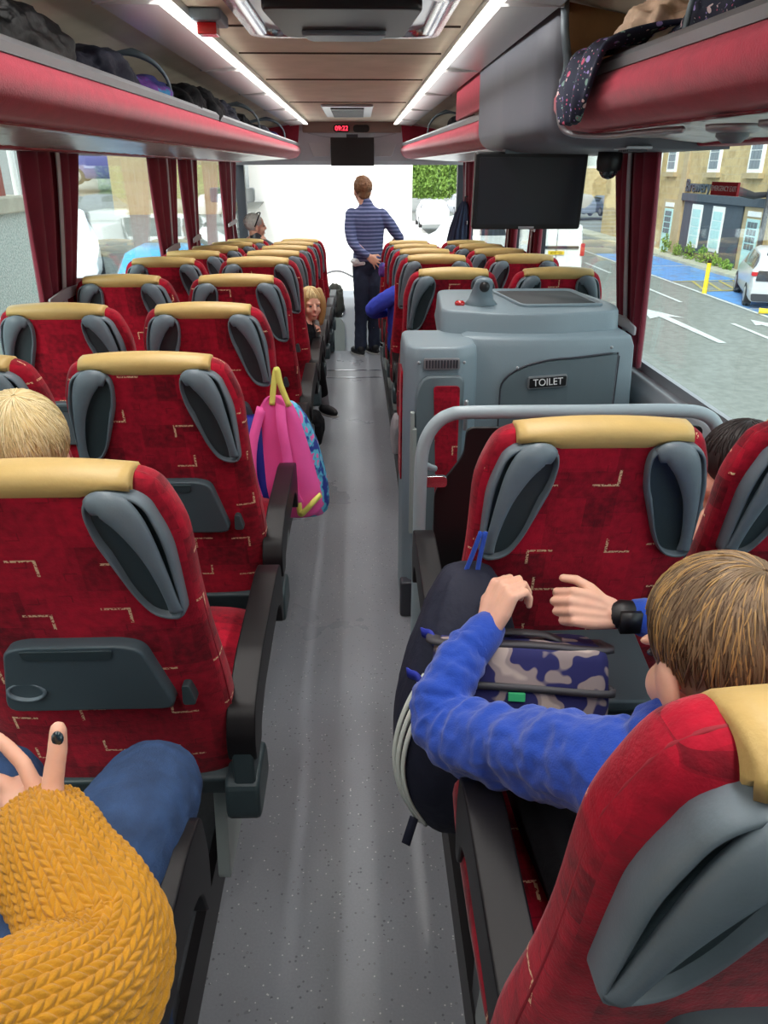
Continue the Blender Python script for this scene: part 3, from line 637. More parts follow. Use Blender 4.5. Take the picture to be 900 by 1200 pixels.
# in front: white wall added for the washed-out view, hedge, cars
g = empty('glare_wall', (-1.7, 30, GZ), label='blank white wall added for the overexposed view, filling the windscreen', cat='building')
MB().box(-2.2, 3.75, 0, 6, 0, 9).build('wall', 'white', g, smooth=False)
MB().box(-2.3, 3.85, -.1, 6.1, 8.9, 9.1).build('coping', 'white', g, smooth=False)
hd = MB(); rnd = random.Random(3)
for k in range(9000):
    x = rnd.uniform(0, 16); z = rnd.uniform(0, 6.4+1.2*noise.noise(Vector((x*.4, 0, 0)))); y = -.4*rnd.random()-.6*noise.noise(Vector((x*.5, z*.5, 2)))
    s_ = rnd.uniform(.12, .26); t = Euler((rnd.uniform(0, 3), rnd.uniform(0, 3), rnd.uniform(0, 3))).to_matrix()
    hd.add([Vector((x, y, z))+t @ Vector(q) for q in ((-s_, 0, 0), (0, -s_*.5, 0), (s_, 0, .03), (0, s_*.5, 0))], [(0, 1, 2, 3)])
hd.box(0, 16, .3, 2.4, 0, 5.6)
ho = hd.build('hedge', 'leaf', smooth=False); ho.location = (4.0, 72, GZ+1.2); tag(ho, 'tall bright green hedge beyond the windscreen at its right side', 'hedge')
for i, (x, y, z, rz, col, prof, lab) in enumerate(((4.6, 50, .3, 0, S(240, 242, 244), HATCH, 'white car seen from behind through the right of the windscreen'), (7.3, 56, .6, 5, S(200, 204, 214), SALOON, 'pale grey car beyond the white car through the windscreen'), (4.9, 33.5, 0, 95, S(238, 242, 244), VAN, 'white car roof low in the windscreen above the seats'), (2.9, 17.5, 0, 60, S(178, 190, 210), HATCH, 'pale blue car close before the windscreen, its side window showing'))):
    vehicle('street_car', (x, y, GZ+z), R(rz), col, 4.3, 1.8, 1.5, prof, lab)
# left side: retaining wall, fence, rising street, cars, stone house
rw = empty('retaining_wall', (-4.2, 6, GZ), label='rough pale green harled wall outside the nearest left window', cat='wall')
MB().box(-.4, 0, -8, 4.9, 0, 3.06).build('wall', 'harl', rw, smooth=False)
MB().box(-.5, .08, -8, 4.95, 3.06, 3.24).build('coping', 'cope', rw, smooth=False, bevel=.02)
fo = MB()
for i in range(70): fo.box(-.26, -.22, -8+i*.18, -8+i*.18+.12, 3.24, 4.25)
fo.build('fence_boards', 'fence', rw, smooth=False)
fp = MB()
for i in range(8): fp.box(-.2, -.14, -7.5+i*1.75, -7.42+i*1.75, 3.24, 4.5)
fp.build('fence_post', 'white', rw, smooth=False)
flat_v = [(-3.4, 11.2, GZ), (-60, 11.2, GZ+.5), (-60, 60, 3.6), (-3.4, 60, 3.2), (-3.4, 26, .2)]
so = MB().add(flat_v, [(0, 1, 2, 3, 4)]).build('floor_street', 'asphalt', smooth=False); so['kind'] = 'structure'
def hill(x, y): return GZ+(y-11.2)*.125
c1 = vehicle('purple_car', (-9.7, 33.5, hill(0, 33.5)+.25), R(-84), S(84, 84, 150), 4.3, 1.85, 1.5, HATCH, 'blue-purple car side-on high in the second left window')
c1.rotation_euler = (0, R(4), R(-84))
c2 = vehicle('white_car', (-7.2, 19.4, hill(0, 19.4)+.1), R(-160), S(244, 246, 248), 4.3, 1.85, 1.5, HATCH, 'white car just right of the nearest left curtain')
c3 = vehicle('blue_car', (-3.75, 16.6, hill(0, 16.6)-.05), R(0), S(70, 170, 226), 3.6, 1.7, 1.5, HATCH, 'bright blue car low between the first and second left curtains')
hs = empty('corner_house', (-6.4, 27, GZ), label='pale sandstone house outside the far left windows', cat='building')
MB().box(-1.6, 2.3, 0, 3, 0, 12).build('wall', 'stone2', hs, smooth=False)
for x, z in ((.1, 4.2), (1.6, 4.2), (1.5, 7)): MB().box(x-.4, x+.4, -.08, .05, z, z+1.6).build('window', 'white', hs, smooth=False)
# ------------------------------------------------------------------ luggage racks
def rack(name, side, Y0, Y1, xa, xb, label, n=24, div=(), endm='rackred'):
    root = empty(name, (side*(xa+xb)/2, (Y0+Y1)/2, 1.8), label=label, cat='luggage rack')
    inv = Matrix.Translation(-root.location)
    def X(y): return xa+(xb-xa)*(y-Y0)/(Y1-Y0)
    ys = [Y0+(Y1-Y0)*i/n for i in range(n+1)]
    def end(y): # rounded ends
        d = min(y-Y0, Y1-y); return 0 if d > .12 else .04*(1-d/.12)
    face = MB().loft([[(side*(X(y)+a), y, z) for a, z in ((.012, 1.872), (-.004, 1.868), (-.022, 1.84), (-.02, 1.81), (.0, 1.778), (.03, 1.757), (.09, 1.750), (.09, 1.758), (.03, 1.768), (.02, 1.83))] for y in ys])
    face.xf(inv).build('red_front', 'rackred', root)
    MB().loft([[(side*(X(y)+a), y, z) for a, z in ((-.008, 1.868), (-.012, 1.888), (.0, 1.902), (.028, 1.902), (.034, 1.872))] for y in ys]).xf(inv).build('edge_rail', 'silver', root, smooth=False)
    MB().loft([[(side*(X(y)+.03), y, 1.80), (side*1.245, y, 1.80), (side*1.245, y, 1.785), (side*(X(y)+.03), y, 1.785)] for y in ys]).xf(inv).build('shelf', 'blackcloth', root, smooth=False)
    un = []
    for y in [Y0+(Y1-Y0)*i/140 for i in range(141)]:
        un.append([(side*(X(y)+.09+(1.14-X(y)-.09)*t), y, 1.751-.026*t+.009*abs(noise.noise(Vector((y*11+t*4, t*2.5, side))))-.003) for t in (0, .15, .3, .45, .6, .75, .9, 1.0)])
    MB().loft(un, cap=False, closed=False).xf(inv).build('underside', 'foil', root, solid=.004)
    MB().tube([(side*(X(y)+.095), y, 1.750) for y in ys], .006).xf(inv).build('red_piping', 'redtrim', root)
    for y in div:   # curved bracket between shelf and roof
        MB().tube(smoothpath([(side*(X(y)+.015), y, 1.90), (side*(X(y)+.03), y, 1.97), (side*(X(y)+.09), y, 2.03), (side*(X(y)+.2), y, 2.06), (side*(X(y)+.38), y, 2.03)]), srad([.006, .007, .010, .018, .022])).xf(inv).build('bracket', 'grip', root)
    for y in (Y0, Y1-.02):
        MB().prism([(side*(X(y)-.0), 1.80), (side*(X(y)-.0), 1.90), (side*(X(y)-.02), 2.08), (side*1.24, 1.98), (side*1.24, 1.80)], 'y', y, y+.02).xf(inv).build('end_panel', endm, root, smooth=False)
    return root
rack('luggage_rack', -1, .3, 8.78, .67, .545, 'long red suede luggage rack over the left windows stuffed with coats and bags', div=(3.35, 5.9, 7.6))
rk = rack('luggage_rack', 1, .3, 2.52, .79, .685, 'red suede luggage rack at the top right with a floral coat spilling out', div=(1.05, 1.75), endm='lining')
inv = Matrix.Translation(-rk.location)
MB().tube(smoothpath([(.66, 2.47, 2.08), (.665, 2.46, 2.0), (.68, 2.46, 1.92), (.672, 2.46, 1.87)]), .012).xf(inv).build('end_frame', 'grip', rk)
MB().tube(smoothpath([(.672, 2.475, 1.865), (.672, 2.475, 1.79), (.70, 2.47, 1.748), (.78, 2.40, 1.736), (.80, 2.1, 1.734), (.82, 1.9, 1.732)]), .008).xf(inv).build('edging', 'silver', rk)
rack('luggage_rack', 1, 3.95, 8.78, .69, .55, 'short red suede luggage rack on the right beyond the hanging screen', div=(6.6,))
# grey moulded locker between the two right-hand racks, and the pale end frame
lk = empty('overhead_locker', (.9, 3.2, 1.9), label='plain grey moulded overhead locker between the two right luggage racks', cat='locker')
inv = Matrix.Translation(-lk.location)
MB().loft([[(x-.03*max(0, 1-(y-2.53)/.5)*0, y, zb) for x, zb in rpoly([(.662-.02*t, 2.082), (.668-.02*t, 1.74), (.80, 1.712), (1.235, 1.706), (1.235, 1.95)], [0.001, .16, .05, .001, .001], 8)] for t, y in ((0, 2.56), (.3, 2.8), (.7, 3.3), (1, 3.94))]).xf(inv).build('body', 'locker', lk)
# red upper flap at the near end of the far right rack
fl = MB().prism([(3.98, 1.91), (3.98, 2.08), (4.95, 2.085), (4.95, 1.905)], 'x', .655, .69).build('locker_flap', 'rackred', smooth=False, bevel=.008)
tag(fl, 'upright red suede flap above the far right rack, next to the grey locker', 'flap')
# hatch, vent, alarm box
h = empty('roof_hatch', (.04, 2.78, 2.1), label='roof hatch with chrome rim and dark handle recess at the top of the picture', cat='hatch')
rp = rpoly([(-.33, -.42), (.33, -.42), (.33, .34), (-.33, .34)], .08, 8); ri = rpoly([(-.27, -.36), (.27, -.36), (.27, .28), (-.27, .28)], .06, 8)
MB().loft([[(x, y, -.002) for x, y in rp], [(x*.985, y*.985, -.03) for x, y in rp], [(x*.99, y*.99, -.032) for x, y in ri], [(x*.97, y*.97, -.004) for x, y in ri]], cap=False).build('rim', 'chrome', h)
MB().prism([(x*.99, y*.99) for x, y in ri], 'z', -.014, -.004).build('pane', 'hatchglass', h, smooth=False)
MB().prism(rpoly([(-.23, -.3), (.23, -.3), (.2, .22), (-.2, .22)], .05), 'z', -.045, -.012).build('recess', 'screen_frame', h, bevel=.008)
MB().prism(rpoly([(-.14, .05), (.14, .05), (.12, .19), (-.12, .19)], .03), 'z', -.06, -.04).build('handle', 'grip', h, bevel=.008)
v = empty('ceiling_vent', (.0, 7.1, 2.1), label='small white rimmed square vent in the beige ceiling near the front', cat='vent')
MB().prism(rpoly([(-.2, -.62), (.2, -.62), (.2, .62), (-.2, .62)], .02), 'z', -.02, -.002).build('frame', 'silver', v, bevel=.005)
mb = MB()
for i in range(9): mb.box(-.13, .13, -.5+i*.118, -.44+i*.118, -.03, -.018)
mb.build('grille', 'cardark', v, smooth=False)
a = empty('alarm_lamp', (-.385, 2.79, 2.1), label='small red warning lamp on a grey box beside the left ceiling light strip', cat='lamp')
MB().box(-.05, .05, -.06, .1, -.035, -.002).build('box', 'grip', a, smooth=False, bevel=.006)
MB().prism(rpoly([(-.035, -.068), (.035, -.068), (.028, -.035), (-.028, -.035)], .005), 'x', -.03, .03).build('lens', 'redlamp', a, smooth=False, bevel=.004)
# front clock, sensor, monitor
ck = empty('clock', (-.09, 8.83, 2.035), label='black oval clock with red digits reading 09:22 above the windscreen', cat='clock')
MB().prism(rpoly([(-.085, -.035), (.085, -.035), (.085, .035), (-.085, .035)], .034, 8), 'y', -.02, .02).build('case', 'screen_frame', ck, smooth=False)
text('digits', '09:22', .062, 'digits', (0, -.024, 0), (PI/2, 0, 0), ck)
tag(MB().prism(rpoly([(-.085, -.035), (.085, -.035), (.085, .035), (-.085, .035)], .034, 8), 'y', -.02, .02).build('sensor_panel', 'screen_frame', smooth=False), 'blank black oval panel right of the red digit clock', 'panel').location = (.115, 8.83, 2.035)
mo = empty('front_monitor', (.02, 8.78, 1.95), label='small square dark monitor hanging at the centre above the windscreen', cat='monitor')
MB().prism(rpoly([(-.228, -.27), (.228, -.27), (.228, 0), (-.228, 0)], .008), 'y', -.02, .02).build('screen', 'screen_frame', mo, smooth=False, bevel=.004)
MB().box(-.06, .06, -.01, .03, -.02, .03).build('hinge', 'cardark', mo, smooth=False)
# big screen on the right
tv = empty('hanging_screen', (.84, 3.6, 1.715), label='large black flat screen hanging from the grey locker on the right', cat='screen')
tv.rotation_euler = (R(6), 0, 0)
MB().prism(rpoly([(-.247, -.318), (.247, -.318), (.247, 0), (-.247, 0)], .014), 'y', 0, .05).build('frame', 'screen_frame', tv, smooth=False, bevel=.006)
MB().box(-.228, .228, -.003, .004, -.295, -.018).build('display', 'screen', tv, smooth=False)
MB().box(-.035, .035, -.006, 0, -.313, -.305).build('badge', 'silver', tv, smooth=False)
MB().box(-.12, .12, .0, .08, -.004, .04).build('bracket', 'grip', tv, smooth=False)
# camera dome and air nozzles
cd = empty('dome_camera', (1.04, 3.14, 1.708), label='small black dome camera under the locker next to the big screen', cat='camera')
MB().lathe([(.035, .01), (.045, 0), (.048, -.03), (.045, -.06), (.038, -.066)]).build('housing', 'screen_frame', cd)
MB().ell((0, 0, -.06), (.036, .036, .035)).build('dome', 'carwin', cd)
def nozzle(loc, r, label):
    o = empty('air_nozzle', loc, label=label, cat='air vent')
    MB().lathe([(r*1.5, .004), (r*1.45, -.006), (r*1.1, -.012), (r*1.0, -.008)]).build('plate', 'silver', o)
    MB().lathe([(r*.9, 0), (r*.88, -.018), (r*.5, -.03), (r*.35, -.022), (.002, -.02)]).build('nozzle', 'grip', o)
    return o
nozzle((.86, 1.50, 1.727), .036, 'round grey air nozzle under the right rack nearest the picture edge')
nozzle((.83, 1.66, 1.727), .036, 'round grey air nozzle under the right rack, left one of the pair')
o = empty('air_grille', (.95, 2.62, 1.716), label='small slotted grey air grille under the right locker', cat='air vent')
MB().box(-.04, .04, -.07, .07, -.01, 0).build('plate', 'silver', o, smooth=False, bevel=.003)
mb = MB()
for i in range(6): mb.box(-.028, .028, -.055+i*.02, -.045+i*.02, -.016, -.009)
mb.build('slats', 'cardark', o, smooth=False)
# ------------------------------------------------------------------ curtains
def curtain(side, t0, t1, k0, k1, label, ztie=1.17, folds=5, zb=.93, strap=.5):
    root = empty('curtain', (side*1.17, (t0+t1)/2, 1.72), label=label, cat='curtain', group='red window curtains')
    inv = Matrix.Translation(-root.location); rows = []
    def yy(z):
        if z > ztie: t = (1.712-z)/(1.712-ztie); s = t**1.2; return t0+(k0-t0)*s, t1+(k1-t1)*s
        t = (ztie-z)/(ztie-zb); return k0-.02*t, k1+.05*t
    for i in range(25):
        z = 1.712-(1.712-zb)*i/24; a, b = yy(z); n = folds*8; d = (b-a)
        rows.append([(side*(1.175+.022*math.sin(2*PI*folds*j/n)+.006*math.sin(7*j/n+z*5)), a+d*j/n, z) for j in range(n+1)])
    MB().loft(rows, cap=False, closed=False).xf(inv).build('cloth', 'curtain', root, solid=.005)
    st = []
    for i in range(25):
        z = 1.712-(1.712-zb)*i/24; a, b = yy(z); m_ = a+(b-a)*strap; st.append([(side*1.152, m_-.018, z), (side*1.152, m_+.018, z), (side*1.147, m_+.018, z), (side*1.147, m_-.018, z)])
    MB().loft(st).xf(inv).build('strap', 'strap', root, smooth=False)
    a, b = yy(ztie)
    MB().prism(rpoly([(a-.02, ztie-.02), (b+.01, ztie-.012), (b+.01, ztie+.024), ((a+b)/2, ztie+.03), (a-.02, ztie+.012)], .008), 'x', *sorted((side*1.140, side*1.150))).xf(inv).build('tie_clip', 'strap', root, smooth=False, bevel=.003)
    return root
curtain(-1, 3.14, 3.74, 3.10, 3.42, 'dark red curtain with grey strap, nearest on the left side')
curtain(-1, 5.02, 5.72, 5.1, 5.45, 'dark red curtain, second from the camera on the left side', folds=4)
curtain(-1, 5.88, 6.42, 5.95, 6.2, 'dark red curtain, third from the camera on the left side', folds=4)
curtain(-1, 7.58, 8.46, 7.6, 8.1, 'dark red curtain, farthest on the left side near the windscreen', folds=4)
curtain(1, 3.02, 3.46, 2.93, 3.16, 'dark red curtain between the big screen and the large right window', ztie=1.08)
curtain(1, 4.82, 5.12, 4.85, 5.02, 'dark red curtain glimpsed just below the big screen, nearer one', folds=3, ztie=1.32)
curtain(1, 5.6, 5.95, 5.62, 5.8, 'dark red curtain glimpsed below the big screen, farther one', folds=3, ztie=1.32)
curtain(1, 7.9, 8.5, 7.9, 8.3, 'dark red curtain at the front right behind the hanging jacket', folds=4)
# emergency exit sticker on the right window
sg = empty('exit_sign', (1.256, 2.59, 1.592), label='small red EMERGENCY EXIT sign on the large right window glass', cat='sign')
MB().box(-.004, .003, -.095, .095, -.02, .02).build('plate', 'signred', sg, smooth=False)
text('lettering', 'EMERGENCY EXIT', .0225, 'whitetext', (-.005, 0, 0), (PI/2, 0, -PI/2), sg, ext=.0005)
# ------------------------------------------------------------------ seats
def yb(z): return (1.25-z)*.22
def se(c, e): return math.copysign(abs(c)**(2/e), c)
def make_seat(aisle, open_tray=False):
    root = empty('coach_seat')
    def part(name, mb, m, parent=root, **k):
        o = mb.build(name, m, parent, **k)
        if parent is root: o.location = (0, 0, -.12)
        return o
    W = [(.497, .215), (.507, .232), (.53, .243), (.62, .245), (.76, .241), (.9, .230), (1.0, .225), (1.11, .224), (1.15, .219), (1.18, .210), (1.205, .200), (1.222, .190), (1.235, .173), (1.243, .145), (1.248, .08), (1.249, .03)]
    rings = []; WS = [(p.x, p.y) for p in smoothpath([(z, w_, 0) for z, w_ in W], 3)]
    for z, w_ in WS:
        t = .10+.03*math.exp(-((z-.68)/.18)**2); ym = yb(z)+t/2
        if z > 1.205: t *= (1-((z-1.205)/.046)**2*.7)
        if z < .5: t *= .8
        rings.append([(w_*se(math.cos(2*PI*j/60), 4.2), ym+t/2*se(math.sin(2*PI*j/60), 3.2), z) for j in range(60)])
    back = part('backrest', MB().loft(rings), 'fabric')
    # piping round the edge of the back
    pp = [(s*(w_-.002), yb(z)+.04, z) for s in (1,) for z, w_ in W[1:-1]]+[(-(w_-.002), yb(z)+.04, z) for z, w_ in W[1:-1]][::-1]
    part('piping', MB().tube(pp, .0022, n=6), 'piping', back).location = (0, 0, 0)
    rings = []
    for i in range(21):
        u = -.155+.310*i/20; k = abs(u)/.155; zt = 1.260-.40*u*u; zl = 1.208+.022*max(0, k-.5)/.5
        prof = [(yb(zl)+.002, zl), (yb(zl)-.005, zl+.006), (yb(zt)-.005, zt-.026), (yb(zt)-.001, zt-.012), (yb(zt)+.009, zt-.003), (yb(zt)+.024, zt), (yb(zt)+.045, zt+.001), (yb(zt)+.075, zt-.008), (yb(zt)+.104, zt-.04), (yb(zt)+.116, 1.16), (yb(zt)+.10, 1.12), (yb(zt)+.05, 1.16)]
        rings.append([(u, y, z) for y, z in prof])
    for q_, r_ in ((0, rings[0]), (1, rings[-1])):
        cyy = sum(p[1] for p in r_)/len(r_); czz = sum(p[2] for p in r_)/len(r_)-.02
        nr = [(p[0]*1.02, cyy+(p[1]-cyy)*.86, czz+(p[2]-czz)*.86) for p in r_]
        if q_: rings.append(nr)
        else: rings.insert(0, nr)
    part('headrest_cap', MB().loft(rings), 'cap')
    hp = rpoly([(.084, 1.208), (.134, 1.228), (.178, 1.210), (.203, 1.13), (.207, .962), (.158, .966), (.130, 1.01), (.086, 1.13), (.080, 1.18)], .032, 5)
    cu, cz = sum(p[0] for p in hp)/len(hp), sum(p[1] for p in hp)/len(hp)
    for sx in (1, -1):
        def rg(inset, off):
            out = []
            for u, z in hp:
                d = Vector((cu-u, cz-z)); d.normalize(); uu, zz = u+d.x*inset, z+d.y*inset
                out.append((sx*uu, yb(zz)+off, zz))
            return out
        g_ = part('grab_handle', MB().loft([rg(-.002, .03), rg(0, -.010), rg(.002, -.017), rg(.006, -.019), rg(.009, -.016), rg(.012, -.003), rg(.02, -.001)]), 'grip')
        part('recess', MB().loft([rg(.0125, -.004), rg(.0125, -.0005)]), 'trim', g_, smooth=False).location = (0, 0, 0)  # darker floor plate stands in for the shade inside the handle
        pts = [(.094, 1.198), (.112, 1.205), (.136, 1.196), (.156, 1.162), (.173, 1.11), (.184, 1.055), (.190, 1.01), (.193, .985)]
        rr = [(.009, .014), (.012, .022), (.014, .027), (.014, .023), (.013, .0155), (.011, .0115), (.010, .0105), (.010, .013)]
        p3 = [(sx*u, yb(z)-.016-.008*math.sin(PI*i/7), z) for i, (u, z) in enumerate(pts)]
        sp = smoothpath(p3, 4); ra = srad([a for a, b in rr], 4); rb = srad([b for a, b in rr], 4)
        # flattened bar: cross-section wide across the back
        rgs = []
        for i, p in enumerate(sp):
            t = (sp[min(i+1, len(sp)-1)]-sp[max(i-1, 0)]).normalized(); nrm = Vector((0, -1, 0)); b = t.cross(nrm).normalized()
            rgs.append([tuple(p+b*rb[i]*math.cos(2*PI*j/12)+nrm*ra[i]*math.sin(2*PI*j/12)) for j in range(12)])
        part('bar', MB().loft(rgs), 'grip', g_).location = (0, 0, 0)
    # folded (or lowered) table
    if not open_tray:
        tp = rpoly([(-.160, .742), (.160, .742), (.120, .902), (.085, .913), (-.085, .913), (-.120, .902)], .03, 4)
        tr = MB().loft([[(u, yb(z)+.01, z) for u, z in tp], [(u, yb(z)-.022, z) for u, z in tp], [(u*.975, yb(z)-.028, .83+(z-.83)*.96) for u, z in tp]])
        t = part('tray_table', tr, 'tray', bevel=.003)
        part('finger_grip', MB().loft([[(u, yb(z)-.026+o_, z) for u, z in rpoly([(-.085, .880), (.065, .880), (.072, .904), (-.092, .904)], .008)] for o_ in (0, -.006)]), 'trim', t, bevel=.002).location = (0, 0, 0)
        part('cup_ring', MB().loft([[(-.105+r_*math.cos(2*PI*j/20)*1.2, yb(.79)-.029+o_, .80+r_*math.sin(2*PI*j/20)*.7) for j in range(20)] for r_, o_ in ((.030, .004), (.030, -.005), (.025, -.005), (.024, .003))]), 'grip', t).location = (0, 0, 0)
        part('tray_latch', MB().prism(rpoly([(.168, .750), (.194, .750), (.184, .795), (.170, .795)], .008), 'y', yb(.76)-.022, yb(.76)+.01), 'trim', bevel=.004)
    else:
        y0_ = yb(.76)
        tp = rpoly([(-.125, y0_-.24), (.125, y0_-.24), (.15, y0_+.01), (-.15, y0_+.01)], .03, 4)
        t = part('tray_table', MB().prism(tp, 'z', .735, .758), 'tray', bevel=.006)
        part('knob', MB().lathe([(.010, 0), (.010, .012), (.002, .014)], n=12).xf(Matrix.Translation((.03, yb(.87)-.0, .87)) @ Matrix.Rotation(PI/2, 4, 'X')), 'chrome')
    part('lower_trim', MB().prism(rpoly([(yb(.5)-.012, .500), (yb(.5)+.02, .515), (yb(.5)+.12, .515), (yb(.5)+.12, .43), (yb(.5)+.02, .43)], .01), 'x', -.225, .225), 'trim', smooth=False, bevel=.008)
    cs = []
    for y, z0, z1, w_ in ((.24, .50, .56, .21), (.26, .47, .59, .225), (.45, .46, .600, .23), (.62, .46, .605, .23), (.70, .465, .59, .225), (.725, .49, .56, .21)):
        cs.append([(w_*se(math.cos(2*PI*j/28), 4), y, (z0+z1)/2+(z1-z0)/2*se(math.sin(2*PI*j/28), 3)) for j in range(28)])
    part('seat_cushion', MB().loft(cs), 'fabric')
    mb = MB().box(-.2, .2, .26, .66, .40, .47)
    for sx in (-1, 1): mb.prism(rpoly([(.22, .12), (.56, .12), (.50, .41), (.28, .41)], .02), 'x', sx*.17-.015, sx*.17+.015)
    part('pedestal', mb, 'ped', smooth=False, bevel=.004)
    part('belt_buckle', MB().box(-.20, -.175, .28, .31, .58, .65), 'clipred' if aisle else 'black', smooth=False, bevel=.004)
    if aisle:
        s = aisle
        ar = part('armrest', MB().prism(rpoly([(.115, .63), (.15, .69), (.30, .725), (.62, .735), (.70, .72), (.715, .63), (.70, .55), (.675, .55), (.655, .62), (.60, .645), (.30, .63), (.215, .60), (.20, .57), (.125, .57)], .022, 4), 'x', s*.262-.029, s*.262+.029), 'black', bevel=.010, seg=3)
        part('support', MB().prism(rpoly([(.115, .45), (.20, .45), (.19, .63), (.122, .64)], .01), 'x', s*.262-.022, s*.262+.022), 'trim', ar, smooth=False, bevel=.006).location = (0, 0, 0)
        part('pivot_cover', MB().prism(rpoly([(.10, .43), (.26, .43), (.25, .53), (.11, .53)], .03), 'x', *sorted((s*.22, s*.292))), 'trim', smooth=False, bevel=.01)
    return root
protoL, protoR, protoW, protoO = make_seat(1), make_seat(-1), make_seat(0), make_seat(-1, True)
used = set()
def place(proto, x, y, lab, rz=0, dz=0):
    o = proto if proto.name not in used else copy_tree(proto); used.add(proto.name)
    o.location = (x, y, .12+drop(y)-.015+dz); o.rotation_euler = (0, 0, rz)
    tag(o, lab, 'seat', 'red patterned coach seats'); return o
ORD = ['first', 'second', 'third', 'fourth', 'fifth', 'sixth', 'seventh', 'eighth', 'ninth']
place(protoL, -.44, .08, 'red patterned coach seat under the person in the mustard jumper, bottom left', dz=.135)
extra = {0: ' with folded table in view', 1: ' just before the pink bag', 2: ' holding pink bag'}
for n in range(9):
    place(protoL, -.43 if n == 0 else -.445, 1.055+.752*n, 'red patterned seat left of the aisle, %s in line%s' % (ORD[n], extra.get(n, '')))
for n in range(1, 9):
    place(protoW, -.93, 1.055+.752*n, 'red patterned window seat by the left windows, %s row from the camera' % ORD[n])
r0 = place(protoR, .46, .315, 'red patterned seat back at the bottom right with a large grey handle', dz=.115)
for ch in r0.children:
    if ch.name.startswith('armrest'): ch.location = (.055, -.13, -.14)
    if ch.name.startswith('pivot_cover'): ch.location = (.055, -.13, -.12)
place(protoO, .515, 1.25, 'red patterned seat with lowered table, right of the aisle behind the grey bar')
place(protoW, .995, 1.25, 'red patterned window seat cut by the right picture edge, dark-haired passenger in it')
for n in range(5):
    place(protoR, .505-.005*n, 3.51+.752*n, 'red patterned aisle seat, right of the aisle, %s one beyond the toilet cabin' % ORD[n])
    place(protoW, .985-.005*n, 3.51+.752*n, 'red patterned window seat by the right windows, %s one beyond the toilet cabin' % ORD[n])
# ------------------------------------------------------------------ toilet cabin
tl = empty('toilet_cabin', (.7, 3.1, .0), label='blue-grey moulded toilet cabin with TOILET plate beside the right side of the aisle', cat='toilet cabin')
inv = Matrix.Translation(-tl.location)
def tp(name, mb, m, parent=tl, **k): return mb.xf(inv).build(name, m, parent, **k)
# main body: slightly bowed rear face
def bow(x0, x1, y0, y1, z, b=.04, r=.05):
    pts = []
    for i in range(9): t = i/8; pts.append((x0+(x1-x0)*t, y0-b*math.sin(PI*t)))
    pts += [(x1, y1), (x0, y1)]
    return [(x, y, z) for x, y in pts]
tp('body', MB().loft([bow(.44, 1.12, 2.76, 3.44, 0), bow(.44, 1.11, 2.76, 3.44, .8), bow(.445, 1.10, 2.77, 3.44, 1.05), bow(.455, 1.09, 2.785, 3.44, 1.085), bow(.48, 1.07, 2.82, 3.44, 1.095)]), 'toilet', bevel=.012, seg=3)
tubo = rpoly([(.385, 2.88), (.60, 2.80), (.80, 2.79), (1.06, 2.86), (1.09, 3.0), (1.02, 3.42), (.42, 3.42)], .06, 5)
cx, cy = .74, 3.12
def sc_(poly, k, z, dx=0, dy=0): return [(cx+(x-cx)*k+dx, cy+(y-cy)*k+dy, z) for x, y in poly]
tp('upper_tub', MB().loft([sc_(tubo, 1.03, 1.06), sc_(tubo, 1.01, 1.10), sc_(tubo, 1.0, 1.155), sc_(tubo, .985, 1.165), sc_(tubo, .97, 1.166)]), 'toilet', bevel=.004)
tq = rpoly([(.70, 2.93), (1.03, 2.95), (1.0, 3.36), (.64, 3.36)], .04, 5)
tb = tp('storage_tray', MB().loft([[(x, y, 1.166) for x, y in tq], [(x, y, 1.176) for x, y in tq], [(cx+.1+(x-cx-.1)*.96, 3.14+(y-3.14)*.96, 1.178) for x, y in tq], [(cx+.1+(x-cx-.1)*.9, 3.14+(y-3.14)*.9, 1.168) for x, y in tq]]), 'toilet', bevel=.002)
tp('tray_mat', MB().prism([(cx+.1+(x-cx-.1)*.9, 3.14+(y-3.14)*.9) for x, y in tq], 'z', 1.163, 1.170), 'tubefloor', tb)
# knob housing, red button
kn = tp('vent_spout', MB().loft([[(.555+r*math.cos(2*PI*j/20), yy_+r*.9*math.sin(2*PI*j/20), z) for j in range(20)] for r, yy_, z in ((.075, 3.02, 1.155), (.05, 3.02, 1.185), (.040, 3.0, 1.22), (.036, 2.97, 1.25), (.028, 2.95, 1.268), (.012, 2.945, 1.274))]), 'toilet')
tp('nozzle', MB().ell((.553, 2.932, 1.243), (.020, .012, .020)), 'screen_frame', kn)
tp('red_button', MB().lathe([(.02, 1.165), (.02, 1.176), (.014, 1.182), (.002, 1.183)], c=(.47, 3.0, 0)), 'redlamp')
# arched recess panel and sign
arch = [(.60, .35)]+[(.60+.25*(1-math.cos(t*PI/2/8)), .90+.115*math.sin(t*PI/2/8)) for t in range(9)]+[(1.03, 1.03), (1.035, .35)]
def yf(x): t = max(0, min(1, (x-.44)/.67)); return 2.76-.04*math.sin(PI*t)
def atop(x): return .90+.115*math.sqrt(max(0, 1-((.85-x)/.25)**2)) if x < .85 else 1.015+.015*(x-.85)/.18
xs_ = [.60+.25*(1-math.cos(t*PI/2/10)) for t in range(11)]+[.90, .95, 1.0, 1.03]
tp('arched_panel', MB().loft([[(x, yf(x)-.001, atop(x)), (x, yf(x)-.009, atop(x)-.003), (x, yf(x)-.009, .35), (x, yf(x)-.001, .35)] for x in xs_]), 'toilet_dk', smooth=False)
tp('panel_groove', MB().tube([(x, yf(x)-.006, atop(x)+.004) for x in xs_]+[(1.035, yf(1.03)-.006, .35)], .004, n=6).tube([(.60, yf(.6)-.006, .90), (.60, yf(.6)-.006, .35)], .004, n=6), 'cardark')
tp('door_edge', MB().box(1.015, 1.04, 2.742, 2.77, .35, 1.02), 'cardark', smooth=False)
